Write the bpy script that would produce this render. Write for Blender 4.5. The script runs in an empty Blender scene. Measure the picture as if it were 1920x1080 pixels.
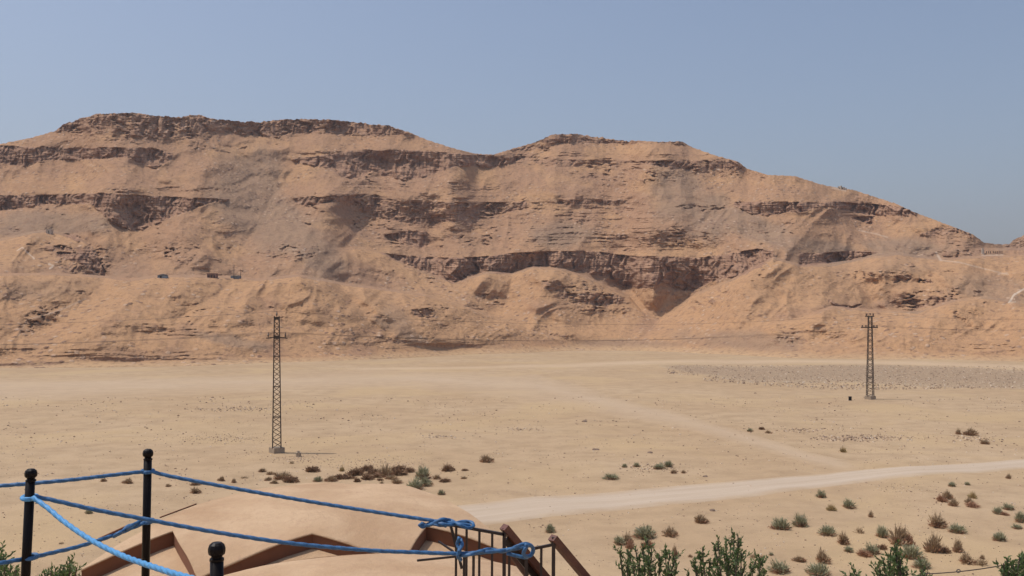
import bpy, math, random
import numpy as np
from mathutils import Vector, Matrix
from mathutils.geometry import delaunay_2d_cdt

random.seed(7)
rng = np.random.default_rng(11)
sc = bpy.context.scene
COL = sc.collection
R = math.radians

# ------------------------------------------------------------------ camera
FOC = 1800.0          # focal length in photo pixels (1920 wide)
EYE = 13.25           # eye height above the plain
HOR = 587.0           # photo row of the horizon
cam_d = bpy.data.cameras.new('camera')
cam = bpy.data.objects.new('camera', cam_d)
COL.objects.link(cam)
cam_d.sensor_width = 36.0
cam_d.lens = FOC / 1920 * 36.0
cam_d.shift_y = (HOR - 540) / 1920
cam_d.clip_start = 0.1
cam_d.clip_end = 20000
cam.location = (0, 0, EYE)
cam.rotation_euler = (R(90), 0, 0)
sc.camera = cam

# ------------------------------------------------------------------ light
SUN = Vector((-0.40, 0.06, 0.93)).normalized()
w = bpy.data.worlds.new('World')
sc.world = w
w.use_nodes = True
wn = w.node_tree
bg = wn.nodes['Background']
sky = wn.nodes.new('ShaderNodeTexSky')
sky.sky_type = 'NISHITA'
sky.sun_disc = False
sky.sun_elevation = math.asin(SUN.z)
sky.sun_rotation = math.atan2(SUN.x, SUN.y)
sky.altitude = 100
sky.air_density = 1.0
sky.dust_density = 3.2
sky.ozone_density = 1.9
wn.links.new(sky.outputs[0], bg.inputs[0])
bg.inputs[1].default_value = 0.130
sl = bpy.data.lights.new('sun', 'SUN')
sl.energy = 2.75
sl.angle = R(0.5)
sl.color = (1.0, 0.95, 0.88)
so = bpy.data.objects.new('sun', sl)
COL.objects.link(so)
so.rotation_euler = SUN.to_track_quat('Z', 'Y').to_euler()
sc.view_settings.view_transform = 'Standard'
sc.view_settings.look = 'None'
sc.view_settings.gamma = 1
sc.view_settings.exposure = 0.0


# ------------------------------------------------------------------ helpers
def at(x, y, d):
    """image pixel column, image pixel row and distance in metres -> world point"""
    return Vector(((x - 960) / FOC * d, d, EYE - (y - HOR) / FOC * d))


def ground_at(x, y):
    d = EYE * FOC / (y - HOR)
    px = (x - 960) / FOC * d
    return Vector((px, d, gh(px, d)))


def tag(o, label=None, cat=None, group=None, kind=None):
    if label: o['label'] = label
    if cat: o['category'] = cat
    if group: o['group'] = group
    if kind: o['kind'] = kind
    return o


def empty(name, loc, rz=0.0):
    o = bpy.data.objects.new(name, None)
    o.empty_display_size = 0.2
    COL.objects.link(o)
    o.location = loc
    o.rotation_euler = (0, 0, rz)
    return o


def copy_tree(o, parent=None):
    c = o.copy()
    COL.objects.link(c)
    if parent is not None: c.parent = parent
    for ch in list(o.children): copy_tree(ch, c)
    return c


class MB:
    def __init__(s):
        s.v, s.f, s.m = [], [], []

    def face(s, pts, mi=0):
        n = len(s.v)
        s.v.extend([tuple(p) for p in pts])
        s.f.append(tuple(range(n, n + len(pts))))
        s.m.append(mi)

    def raw(s, vs, fs, mi=0):
        n = len(s.v)
        s.v.extend([tuple(p) for p in vs])
        for f in fs:
            s.f.append(tuple(i + n for i in f)); s.m.append(mi)

    def box(s, c, size, rz=0.0, mi=0, taper=1.0):
        c = Vector(c); M = Matrix.Rotation(rz, 3, 'Z')
        vs = []
        for dz in (-.5, .5):
            k = taper if dz > 0 else 1
            for dx, dy in ((-.5, -.5), (.5, -.5), (.5, .5), (-.5, .5)):
                vs.append(c + M @ Vector((dx * size[0] * k, dy * size[1] * k, dz * size[2])))
        s.raw(vs, [(3, 2, 1, 0), (4, 5, 6, 7), (0, 1, 5, 4), (1, 2, 6, 5), (2, 3, 7, 6), (3, 0, 4, 7)], mi)

    def bar(s, p, q, wd, ht=None, mi=0, up=(0, 0, 1)):
        p = Vector(p); q = Vector(q); d = (q - p).normalized()
        u = Vector(up)
        if abs(d.dot(u)) > 0.98: u = Vector((0, 1, 0))
        a = d.cross(u).normalized(); b = a.cross(d).normalized()
        ht = wd if ht is None else ht
        vs = [e + a * (sx * wd / 2) + b * (sy * ht / 2) for e in (p, q) for sx, sy in ((-1, -1), (1, -1), (1, 1), (-1, 1))]
        s.raw(vs, [(3, 2, 1, 0), (4, 5, 6, 7), (0, 1, 5, 4), (1, 2, 6, 5), (2, 3, 7, 6), (3, 0, 4, 7)], mi)

    def tube(s, pts, rad, n=8, mi=0, prof=None, cap=True):
        """tube along points; rad number or list; prof(angle, length) radius factor"""
        pts = [Vector(p) for p in pts]
        m = len(pts)
        rads = rad if isinstance(rad, (list, tuple)) else [rad] * m
        base = len(s.v)
        t0 = (pts[1] - pts[0]).normalized()
        ref = Vector((0, 0, 1)) if abs(t0.z) < .95 else Vector((0, 1, 0))
        a = t0.cross(ref).normalized()
        L = 0
        for i, p in enumerate(pts):
            t = (pts[min(i + 1, m - 1)] - pts[max(i - 1, 0)]).normalized()
            a = (a - t * a.dot(t)).normalized()
            b = t.cross(a)
            if i: L += (p - pts[i - 1]).length
            for k in range(n):
                th = 2 * math.pi * k / n
                r = rads[i] * (prof(th, L) if prof else 1)
                s.v.append(tuple(p + a * (math.cos(th) * r) + b * (math.sin(th) * r)))
        for i in range(m - 1):
            for k in range(n):
                k2 = (k + 1) % n
                s.f.append((base + i * n + k, base + i * n + k2, base + (i + 1) * n + k2, base + (i + 1) * n + k)); s.m.append(mi)
        if cap:
            s.f.append(tuple(base + k for k in reversed(range(n)))); s.m.append(mi)
            s.f.append(tuple(base + (m - 1) * n + k for k in range(n))); s.m.append(mi)

    def lathe(s, prof, c=(0, 0, 0), n=20, mi=0):
        c = Vector(c); base = len(s.v)
        for r, z in prof:
            for k in range(n):
                th = 2 * math.pi * k / n
                s.v.append((c.x + r * math.cos(th), c.y + r * math.sin(th), c.z + z))
        for i in range(len(prof) - 1):
            for k in range(n):
                k2 = (k + 1) % n
                s.f.append((base + i * n + k, base + i * n + k2, base + (i + 1) * n + k2, base + (i + 1) * n + k)); s.m.append(mi)
        s.f.append(tuple(base + k for k in reversed(range(n)))); s.m.append(mi)
        s.f.append(tuple(base + (len(prof) - 1) * n + k for k in range(n))); s.m.append(mi)

    def build(s, name, mats, parent=None, smooth=False, loc=None):
        me = bpy.data.meshes.new(name)
        me.from_pydata(s.v, [], s.f)
        if not isinstance(mats, (list, tuple)): mats = [mats]
        for m in mats: me.materials.append(m)
        if len(mats) > 1: me.polygons.foreach_set('material_index', s.m)
        if smooth: me.polygons.foreach_set('use_smooth', [True] * len(s.f))
        me.update()
        o = bpy.data.objects.new(name, me)
        COL.objects.link(o)
        if parent is not None: o.parent = parent
        if loc is not None: o.location = loc
        return o


# ------------------------------------------------------------------ noise
def _hash(ix, iy, seed):
    h = (ix.astype(np.int64) * 374761393 + iy.astype(np.int64) * 668265263 + seed * 974711) & 0xFFFFFFFF
    h = ((h ^ (h >> 13)) * 1274126177) & 0xFFFFFFFF
    h = (h ^ (h >> 16)) & 0xFFFFFFFF
    return h


_GA = np.linspace(0, 2 * np.pi, 256, endpoint=False)
_GX, _GY = np.cos(_GA).astype(np.float32), np.sin(_GA).astype(np.float32)


def pn(x, y, seed=0):
    x = np.asarray(x, dtype=np.float32); y = np.asarray(y, dtype=np.float32)
    x, y = np.broadcast_arrays(x, y)
    x0 = np.floor(x); y0 = np.floor(y)
    fx = x - x0; fy = y - y0
    u = fx * fx * fx * (fx * (fx * 6 - 15) + 10); v = fy * fy * fy * (fy * (fy * 6 - 15) + 10)
    r = []
    for dy in (0, 1):
        for dx in (0, 1):
            h = _hash(x0 + dx, y0 + dy, seed) & 255
            r.append(_GX[h] * (fx - dx) + _GY[h] * (fy - dy))
    a = r[0] + u * (r[1] - r[0]); b = r[2] + u * (r[3] - r[2])
    return (a + v * (b - a)) * 1.5


def fbm(x, y, o=4, seed=0, g=0.5):
    a, s, t = 1.0, 0.0, 0.0
    for i in range(o):
        s = s + a * pn(x * 2 ** i, y * 2 ** i, seed + i * 17); t += a; a *= g
    return s / t


def ss(a, b, x):
    t = np.clip((x - a) / (b - a), 0, 1)
    return t * t * (3 - 2 * t)


def gh(x, y):
    """height of the plain"""
    x = np.asarray(x, dtype=np.float64); y = np.asarray(y, dtype=np.float64)
    d = np.hypot(x, y)
    near = 1 - ss(110, 180, d)
    h = 0.42 * fbm(x / 46, y / 46, 2, 5) + near * 0.16 * fbm(x / 9, y / 9, 2, 9)
    h = h * (1 - ss(320, 420, d)) - 0.5 * ss(380, 500, d)
    return float(h) if h.ndim == 0 else h


# ------------------------------------------------------------------ materials
def new_mat(name):
    m = bpy.data.materials.new(name)
    m.use_nodes = True
    nt = m.node_tree
    return m, nt, nt.nodes['Principled BSDF']


def N(nt, t, **kw):
    n = nt.nodes.new(t)
    for k, v in kw.items():
        if k in n.inputs: n.inputs[k].default_value = v
        else: setattr(n, k, v)
    return n


def noise(nt, co, scale, detail=4, rough=.55, dist=0.0):
    n = N(nt, 'ShaderNodeTexNoise', Scale=scale, Detail=detail, Roughness=rough, Distortion=dist)
    if co is not None: nt.links.new(co, n.inputs['Vector'])
    return n.outputs['Fac']


def ramp(nt, fac, stops):
    n = nt.nodes.new('ShaderNodeValToRGB')
    cr = n.color_ramp
    while len(cr.elements) < len(stops): cr.elements.new(0.5)
    for e, (p, c) in zip(cr.elements, stops):
        e.position = p
        e.color = (*c, 1) if isinstance(c, tuple) else (c, c, c, 1)
    nt.links.new(fac, n.inputs[0])
    return n.outputs[0]


def mix(nt, fac, a, b, mode='MIX'):
    n = nt.nodes.new('ShaderNodeMix')
    n.data_type = 'RGBA'; n.blend_type = mode; n.clamp_factor = True
    for sock, v in ((n.inputs[0], fac), (n.inputs[6], a), (n.inputs[7], b)):
        if isinstance(v, (int, float)): sock.default_value = v
        elif isinstance(v, tuple): sock.default_value = (*v, 1)
        else: nt.links.new(v, sock)
    return n.outputs[2]


def math_(nt, op, a, b=None, c=None):
    n = nt.nodes.new('ShaderNodeMath'); n.operation = op
    for i, v in enumerate((a, b, c)):
        if v is None: continue
        if isinstance(v, (int, float)): n.inputs[i].default_value = v
        else: nt.links.new(v, n.inputs[i])
    return n.outputs[0]


def bump(nt, bs, h, strength, dist):
    n = N(nt, 'ShaderNodeBump', Strength=strength, Distance=dist)
    nt.links.new(h, n.inputs['Height'])
    nt.links.new(n.outputs[0], bs.inputs['Normal'])


def geo_pos(nt):
    return nt.nodes.new('ShaderNodeNewGeometry').outputs['Position']


def attr(nt, name):
    n = nt.nodes.new('ShaderNodeAttribute'); n.attribute_name = name
    return n.outputs['Fac']


def simple(name, col, rough=.6, metal=0.0, vary=.12, scale=8.0, bumpd=0.0):
    m, nt, bs = new_mat(name)
    co = nt.nodes.new('ShaderNodeTexCoord').outputs['Object']
    f = noise(nt, co, scale, 5, .6)
    lo = tuple(c * (1 - vary) for c in col); hi = tuple(min(1, c * (1 + vary)) for c in col)
    nt.links.new(ramp(nt, f, [(.3, lo), (.7, hi)]), bs.inputs['Base Color'])
    bs.inputs['Roughness'].default_value = rough
    bs.inputs['Metallic'].default_value = metal
    if bumpd: bump(nt, bs, noise(nt, co, scale * 4, 4), .6, bumpd)
    return m


SAND_A, SAND_B, SAND_C = (.432, .300, .176), (.486, .354, .221), (.330, .230, .135)


def sand_colour(nt, pos):
    big = noise(nt, pos, .035, 4, .55)
    mid = noise(nt, pos, .35, 5, .65)
    fine = noise(nt, pos, 6.0, 3, .7)
    c = mix(nt, ramp(nt, big, [(.35, 0.0), (.65, 1.0)]), SAND_A, SAND_B)
    c = mix(nt, ramp(nt, mid, [(.42, 0.0), (.75, .85)]), c, SAND_C)
    yel = noise(nt, pos, .06, 3, .5, .6)
    c = mix(nt, ramp(nt, yel, [(.50, 0.0), (.66, .7)]), c, (.490, .350, .195))
    c = mix(nt, ramp(nt, fine, [(.42, 0.0), (.75, .5)]), c, (.40, .27, .18))
    v = nt.nodes.new('ShaderNodeTexVoronoi'); v.feature = 'F1'; v.inputs['Scale'].default_value = 1.7
    nt.links.new(pos, v.inputs['Vector'])
    zone = ramp(nt, noise(nt, pos, .11, 3, .6), [(.50, 0.0), (.64, 1.0)])
    speck = math_(nt, 'MULTIPLY', ramp(nt, v.outputs['Distance'], [(.10, 1.0), (.20, 0.0)]), zone)
    c = mix(nt, math_(nt, 'MULTIPLY', speck, .6), c, (.26, .18, .13))
    return c, mid, fine


def ground_bump(nt, bs, mid, fine, pos, k=1.0):
    h = math_(nt, 'ADD', math_(nt, 'MULTIPLY', mid, .16), math_(nt, 'MULTIPLY', fine, .035))
    h = math_(nt, 'ADD', h, math_(nt, 'MULTIPLY', noise(nt, pos, 22, 2), .012))
    bump(nt, bs, h, .9 * k, 1.0)


m_ground, nt, bs = new_mat('desert_sand')
pos = geo_pos(nt)
c, mid, fine = sand_colour(nt, pos)
nt.links.new(c, bs.inputs['Base Color'])
bs.inputs['Roughness'].default_value = .95
bs.inputs['Specular IOR Level'].default_value = .1
ground_bump(nt, bs, mid, fine, pos)


def track_mat(name, colA, colB, lo=.05, hi=.35, k=.35, strength=.85, nsc=.25):
    m, nt, bs = new_mat(name)
    pos = geo_pos(nt)
    c, mid, fine = sand_colour(nt, pos)
    e = attr(nt, 'edge')
    # streaks running along the track
    wheel = attr(nt, 'across')
    cmb = nt.nodes.new('ShaderNodeCombineXYZ')
    nt.links.new(math_(nt, 'MULTIPLY', wheel, 7.0), cmb.inputs[0])
    nt.links.new(math_(nt, 'MULTIPLY', attr(nt, 'along'), .05), cmb.inputs[1])
    st = noise(nt, cmb.outputs[0], 1.0, 4, .6)
    n2 = noise(nt, pos, nsc, 5, .65)
    mask = math_(nt, 'ADD', e, math_(nt, 'MULTIPLY', math_(nt, 'SUBTRACT', n2, .5), .7))
    mask = ramp(nt, mask, [(lo, 0.0), (hi, strength)])
    col = mix(nt, ramp(nt, st, [(.35, 0.0), (.65, 1.0)]), colA, colB)
    col = mix(nt, ramp(nt, fine, [(.5, 0.0), (.8, .25)]), col, (.42, .31, .22))
    nt.links.new(mix(nt, mask, c, col), bs.inputs['Base Color'])
    bs.inputs['Roughness'].default_value = .95
    bs.inputs['Specular IOR Level'].default_value = .1
    ground_bump(nt, bs, mid, fine, pos, k)
    return m


m_road = track_mat('road_dust', (.54, .440, .340), (.475, .375, .282), -.02, .50)
m_track = track_mat('track_dust', (.53, .405, .292), (.485, .365, .255), .0, 1.0, .5, .55, .08)
m_far = track_mat('far_road_dust', (.60, .455, .31), (.57, .42, .28), .0, .9, .4, .5, .1)

# gravel field
m_grav, nt, bs = new_mat('dark_gravel')
pos = geo_pos(nt)
c, mid, fine = sand_colour(nt, pos)
e = attr(nt, 'edge')
n2 = noise(nt, pos, .12, 5, .7)
mask = ramp(nt, math_(nt, 'ADD', e, math_(nt, 'MULTIPLY', math_(nt, 'SUBTRACT', n2, .5), .9)), [(.05, 0.0), (.55, .85)])
g = mix(nt, ramp(nt, noise(nt, pos, 1.2, 5, .8), [(.35, 0.0), (.65, 1.0)]), (.27, .180, .108), (.44, .310, .195))
nt.links.new(mix(nt, mask, c, g), bs.inputs['Base Color'])
bs.inputs['Roughness'].default_value = .95
bump(nt, bs, noise(nt, pos, 1.0, 5, .7), 1.0, .5)

# hills
m_hill, nt, bs = new_mat('desert_rock')
pos = geo_pos(nt)
rock = attr(nt, 'rock'); grey = attr(nt, 'grey'); pale = attr(nt, 'pale'); foot = attr(nt, 'foot'); hue = attr(nt, 'hue')
n_a = noise(nt, pos, .02, 5, .6)
n_b = noise(nt, pos, .13, 6, .68)
n_c = noise(nt, pos, .55, 5, .75)
scree = mix(nt, ramp(nt, n_a, [(.35, 0.0), (.65, 1.0)]), (.447, .258, .142), (.402, .236, .142))
scree = mix(nt, ramp(nt, hue, [(.35, 0.0), (.75, .9)]), scree, (.500, .292, .153))
scree = mix(nt, ramp(nt, n_b, [(.44, 0.0), (.74, .5)]), scree, (.350, .210, .128))
scree = mix(nt, grey, scree, mix(nt, ramp(nt, n_b, [(.35, 0.0), (.7, 1.0)]), (.365, .238, .150), (.305, .198, .132)))
sf, smid, sfine = sand_colour(nt, pos)
scree = mix(nt, foot, scree, mix(nt, .6, sf, (.56, .355, .195)))
scree = mix(nt, ramp(nt, n_c, [(.50, 0.0), (.70, .75)]), scree, (.22, .128, .080))
# fallen boulders
v = nt.nodes.new('ShaderNodeTexVoronoi'); v.feature = 'F1'; v.inputs['Scale'].default_value = .42
nt.links.new(pos, v.inputs['Vector'])
zone = ramp(nt, noise(nt, pos, .035, 4, .7), [(.44, 0.0), (.56, 1.0)])
speck = math_(nt, 'MULTIPLY', ramp(nt, v.outputs['Distance'], [(.20, 1.0), (.34, 0.0)]), zone)
scree = mix(nt, math_(nt, 'MULTIPLY', speck, .8), scree, mix(nt, ramp(nt, v.outputs['Color'], [(.4, 0.0), (.6, 1.0)]), (.20, .120, .085), (.52, .36, .25)))
# cliff rock: vertical stain streaks and beds
mp = N(nt, 'ShaderNodeMapping'); mp.inputs['Scale'].default_value = (1, 1, .18)
nt.links.new(pos, mp.inputs['Vector'])
n_s = noise(nt, mp.outputs[0], .28, 5, .7)
mp2 = N(nt, 'ShaderNodeMapping'); mp2.inputs['Scale'].default_value = (.08, .08, 1)
nt.links.new(pos, mp2.inputs['Vector'])
n_h = noise(nt, mp2.outputs[0], .6, 4, .7)
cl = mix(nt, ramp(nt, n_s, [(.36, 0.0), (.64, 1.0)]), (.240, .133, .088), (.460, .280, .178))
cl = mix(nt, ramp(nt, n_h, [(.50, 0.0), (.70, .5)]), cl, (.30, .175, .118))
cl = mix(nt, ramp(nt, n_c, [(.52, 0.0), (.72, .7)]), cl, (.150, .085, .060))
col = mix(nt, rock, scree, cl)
col = mix(nt, pale, col, (.80, .70, .57))
nt.links.new(col, bs.inputs['Base Color'])
bs.inputs['Roughness'].default_value = .95
bs.inputs['Specular IOR Level'].default_value = .1
hh = math_(nt, 'ADD', math_(nt, 'MULTIPLY', n_b, 2.0), math_(nt, 'MULTIPLY', n_c, 1.1))
hh = math_(nt, 'ADD', hh, math_(nt, 'MULTIPLY', speck, .7))
bump(nt, bs, hh, .5, 1.0)

m_plaster, nt, bs = new_mat('mud_plaster')
pos = geo_pos(nt)
a1 = noise(nt, pos, .9, 5, .6, .4); a2 = noise(nt, pos, 9, 5, .7); a3 = noise(nt, pos, 60, 3, .6)
c = mix(nt, ramp(nt, a1, [(.35, 0.0), (.65, 1.0)]), (.440, .285, .168), (.560, .390, .245))
c = mix(nt, ramp(nt, a2, [(.5, 0.0), (.75, .55)]), c, (.41, .255, .165))
cr = nt.nodes.new('ShaderNodeTexVoronoi'); cr.feature = 'DISTANCE_TO_EDGE'; cr.inputs['Scale'].default_value = 1.3
dw = nt.nodes.new('ShaderNodeVectorMath'); dw.operation = 'ADD'
nz = nt.nodes.new('ShaderNodeTexNoise'); nz.inputs['Scale'].default_value = 2.5; nz.inputs['Detail'].default_value = 4
nt.links.new(pos, nz.inputs['Vector']); nt.links.new(pos, dw.inputs[0]); nt.links.new(nz.outputs['Color'], dw.inputs[1])
nt.links.new(dw.outputs[0], cr.inputs['Vector'])
crk = math_(nt, 'MULTIPLY', ramp(nt, cr.outputs['Distance'], [(.0, 1.0), (.012, 0.0)]), ramp(nt, a1, [(.52, 0.0), (.60, .35)]))
c = mix(nt, crk, c, (.30, .18, .11))
nt.links.new(c, bs.inputs['Base Color'])
bs.inputs['Roughness'].default_value = .9
bs.inputs['Specular IOR Level'].default_value = .15
bump(nt, bs, math_(nt, 'ADD', math_(nt, 'MULTIPLY', a2, .02), math_(nt, 'MULTIPLY', a3, .004)), .9, 1.0)
m_fascia = simple('shade_toned_plaster', (.205, .085, .042), .9, 0, .14, 3, .004)  # dark brown carries the shade of the plaster's recessed upright faces

m_black = simple('black_enamel', (.010, .008, .008), .30, 0, .2, 20)
m_black.node_tree.nodes['Principled BSDF'].inputs['Specular IOR Level'].default_value = .12
m_rail = simple('dark_painted_iron', (.028, .018, .016), .45, 0, .3, 25)
m_hand = simple('brown_painted_iron', (.135, .050, .032), .5, 0, .3, 12)
m_rope, nt, bs = new_mat('blue_rope')
co = nt.nodes.new('ShaderNodeTexCoord').outputs['Object']
f = noise(nt, co, 60, 4, .7)
f2 = noise(nt, co, 4, 3, .6)
c = mix(nt, ramp(nt, f, [(.35, 0.0), (.7, 1.0)]), (.020, .088, .215), (.045, .160, .340))
c = mix(nt, ramp(nt, f2, [(.5, 0.0), (.8, .4)]), c, (.09, .17, .28))
nt.links.new(c, bs.inputs['Base Color'])
bs.inputs['Roughness'].default_value = .55
bump(nt, bs, noise(nt, co, 300, 2), .4, .002)
m_rope2 = simple('sunlit_blue_rope', (.075, .285, .56), .55, 0, .2, 60)  # blue rope made lighter, with the sunlight put into its colour
m_steel = simple('weathered_steel', (.085, .062, .045), .7, .2, .35, 2)
m_conc = simple('weathered_concrete', (.36, .28, .20), .9, 0, .2, 2, .01)
m_ins = simple('porcelain_brown', (.10, .065, .05), .35, 0, .2, 10)
m_wire = simple('dull_cable', (.10, .075, .06), .6, .3, .2, 1)
m_leaf, nt, bs = new_mat('green_leaf')
oi = nt.nodes.new('ShaderNodeNewGeometry').outputs['Random Per Island']
c = ramp(nt, oi, [(0.0, (.055, .090, .034)), (.5, (.100, .155, .060)), (.85, (.165, .225, .100)), (1.0, (.24, .23, .11))])
nt.links.new(c, bs.inputs['Base Color'])
bs.inputs['Roughness'].default_value = .55
bs.inputs['Specular IOR Level'].default_value = .3
tr = nt.nodes.new('ShaderNodeBsdfTranslucent'); nt.links.new(mix(nt, .5, c, (.22, .30, .08)), tr.inputs['Color'])
ms = nt.nodes.new('ShaderNodeMixShader'); ms.inputs[0].default_value = .38
nt.links.new(bs.outputs[0], ms.inputs[1]); nt.links.new(tr.outputs[0], ms.inputs[2])
nt.links.new(ms.outputs[0], nt.nodes['Material Output'].inputs['Surface'])
m_bark = simple('grey_bark', (.13, .10, .075), .9, 0, .3, 8, .01)


def twig_mat(name, stops):
    m, nt, bs = new_mat(name)
    oi = nt.nodes.new('ShaderNodeNewGeometry').outputs['Random Per Island']
    nt.links.new(ramp(nt, oi, stops), bs.inputs['Base Color'])
    bs.inputs['Roughness'].default_value = .85
    return m


m_sg = twig_mat('grey_green_scrub', [(0.0, (.24, .23, .13)), (.5, (.36, .345, .20)), (1.0, (.46, .43, .28))])
m_sb = twig_mat('dry_brown_scrub', [(0.0, (.25, .16, .085)), (.5, (.40, .28, .16)), (1.0, (.52, .39, .24))])
m_sm = twig_mat('dark_brown_scrub', [(0.0, (.17, .092, .048)), (.5, (.29, .17, .09)), (1.0, (.39, .245, .14))])
m_sr = twig_mat('rusty_scrub', [(0.0, (.28, .135, .075)), (.5, (.42, .23, .13)), (1.0, (.50, .31, .19))])
m_sy = twig_mat('straw_scrub', [(0.0, (.30, .20, .08)), (.5, (.44, .32, .14)), (1.0, (.54, .42, .22))])
m_stone = twig_mat('loose_stone', [(0.0, (.20, .13, .085)), (.45, (.44, .305, .20)), (.8, (.58, .43, .29)), (1.0, (.72, .60, .46))])


# ------------------------------------------------------------------ ground sheet
def grid_mesh(name, P, mats, attrs=None, smooth=True):
    """P: rows x cols x 3"""
    r, c_, _ = P.shape
    me = bpy.data.meshes.new(name)
    me.vertices.add(r * c_)
    me.vertices.foreach_set('co', P.astype(np.float32).ravel())
    i = np.arange((r - 1) * (c_ - 1)); a = (i // (c_ - 1)) * c_ + i % (c_ - 1)
    q = np.stack([a, a + 1, a + 1 + c_, a + c_], 1).astype(np.int32)
    me.loops.add(q.size); me.polygons.add(len(q))
    me.loops.foreach_set('vertex_index', q.ravel())
    me.polygons.foreach_set('loop_start', np.arange(0, q.size, 4, dtype=np.int32))
    me.polygons.foreach_set('loop_total', np.full(len(q), 4, np.int32))
    if smooth: me.polygons.foreach_set('use_smooth', np.ones(len(q), bool))
    for k, v in (attrs or {}).items():
        at_ = me.attributes.new(k, 'FLOAT', 'POINT')
        at_.data.foreach_set('value', np.ascontiguousarray(v, dtype=np.float32).ravel())
    me.materials.append(mats)
    me.update(calc_edges=True)
    o = bpy.data.objects.new(name, me)
    COL.objects.link(o)
    return o


az = np.concatenate([np.arange(-180, -44, 3.0), np.arange(-44, 44, .16), np.arange(44, 180.1, 3.0)])
rad = np.concatenate([[0.01], np.geomspace(3, 20, 14), np.geomspace(20.3, 440, 270)[0:], [520, 700, 1200, 2500, 4500]])
A_, R_ = np.meshgrid(np.radians(az), rad)
GX = np.sin(A_) * R_; GY = np.cos(A_) * R_
GZ = gh(GX, GY)
g_o = grid_mesh('ground', np.stack([GX, GY, GZ], 2), m_ground)
tag(g_o, kind='structure')


def strip(name, upper, lower, m, zoff, n=420, k=14, **t):
    ux, uy = zip(*upper); lx, ly = zip(*lower)
    xs = np.linspace(max(ux[0], lx[0]), min(ux[-1], lx[-1]), n)
    yu = np.interp(xs, ux, uy); yl = np.interp(xs, lx, ly)
    T = np.linspace(0, 1, k)[:, None]
    du = EYE * FOC / (yu - HOR); dl = EYE * FOC / (yl - HOR)
    D = du[None] * T + dl[None] * (1 - T)
    X = (xs[None] - 960) / FOC * D
    Z = gh(X, D) + (zoff + .10) * ss(0, .12, np.minimum(T, 1 - T)) - .10
    along = np.broadcast_to(xs[None] * du[None] / FOC, D.shape)
    tt = np.broadcast_to(T, D.shape)
    edge = np.minimum(tt, 1 - tt) * 2
    fade = np.minimum(ss(0, 60, xs - xs[0]), ss(0, 60, xs[-1] - xs))[None]
    o = grid_mesh(name, np.stack([X, D, Z], 2), m, dict(edge=edge * fade, along=along, across=tt))
    tag(o, kind='structure', **t)
    return o


strip('dirt_road', [(420, 1002), (860, 946), (1000, 930), (1300, 908), (1500, 893), (1700, 876), (1920, 859), (2400, 826)],
      [(420, 1052), (860, 992), (1000, 974), (1200, 953), (1400, 936), (1600, 912), (1800, 893), (1920, 882), (2400, 851)], m_road, .05)
strip('dirt_track', [(-400, 708), (300, 702), (600, 694), (800, 690), (1000, 697), (1080, 716), (1150, 742), (1280, 772), (1420, 812), (1520, 846), (1620, 872)],
      [(-400, 770), (0, 766), (300, 750), (500, 742), (760, 737), (900, 755), (1060, 771), (1200, 790), (1300, 812), (1440, 852), (1520, 878), (1620, 900)], m_track, .035)
strip('far_road', [(640, 689), (900, 685), (1150, 677), (1280, 673), (1500, 672), (1700, 675), (1920, 682), (2400, 697)],
      [(640, 695), (900, 693), (1150, 689), (1280, 685), (1500, 684), (1700, 687), (1920, 694), (2400, 711)], m_far, .06)
strip('gravel_field', [(1235, 684), (1400, 686), (1560, 682), (1650, 680), (1800, 684), (1920, 692), (2400, 714)],
      [(1235, 689), (1300, 702), (1380, 717), (1500, 721), (1600, 720), (1700, 727), (1800, 732), (1920, 735), (2400, 752)], m_grav, .08)

# ------------------------------------------------------------------ hills
XS = np.arange(-420, 2342, 1.8)
NR = 580
sky_l = [(-420, 330), (-200, 292), (0, 270), (60, 258), (105, 245), (120, 232), (150, 223), (180, 214), (250, 211), (290, 217), (330, 220), (355, 216), (375, 216), (395, 222),
         (430, 226), (480, 229), (520, 225), (560, 223), (620, 224), (680, 231), (730, 236), (770, 249), (800, 262), (850, 278), (890, 288), (925, 290),
         (960, 279), (1000, 268), (1020, 259), (1040, 252), (1080, 251), (1120, 257), (1160, 263), (1200, 264), (1240, 266), (1278, 265), (1300, 277), (1340, 291), (1384, 303), (1390, 308),
         (1400, 316), (1440, 328), (1490, 330), (1540, 346), (1570, 352), (1600, 356), (1640, 369), (1680, 382), (1715, 398), (1760, 415), (1800, 430), (1825, 440),
         (1845, 455), (1870, 458), (1892, 458), (1900, 450), (1920, 441), (1980, 415), (2100, 400), (2340, 430)]
foot_l = [(-420, 705), (0, 692), (200, 688), (400, 684), (600, 680), (800, 668), (950, 662), (1050, 658), (1250, 658), (1350, 664), (1500, 672), (1920, 678), (2340, 690)]
capm = (ss(100, 130, XS) * (1 - ss(740, 790, XS)) + ss(1000, 1030, XS) * (1 - ss(1180, 1220, XS))) 
y1s = np.interp(XS, *zip(*sky_l))
ynz = capm * (2.2 * np.round(2 * pn(XS / 16, XS * 0, 6)) / 2 + 1.3 * pn(XS / 6, XS * 0, 7)) + 1.1 * pn(XS / 7, XS * 0, 3) + .7 * pn(XS / 3, XS * 0, 4)
y0 = np.interp(XS, *zip(*foot_l)) + 2.0 * pn(XS / 150, XS * 0, 8)
y0 = np.convolve(np.pad(y0, 30, mode='edge'), np.ones(61) / 61, mode='valid')
T = np.linspace(0, 1, NR)[:, None]
Y = y0[None] * (1 - T) + y1s[None] * T + ynz[None] * T ** 14
X = np.broadcast_to(XS[None], Y.shape).astype(np.float32)
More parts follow.
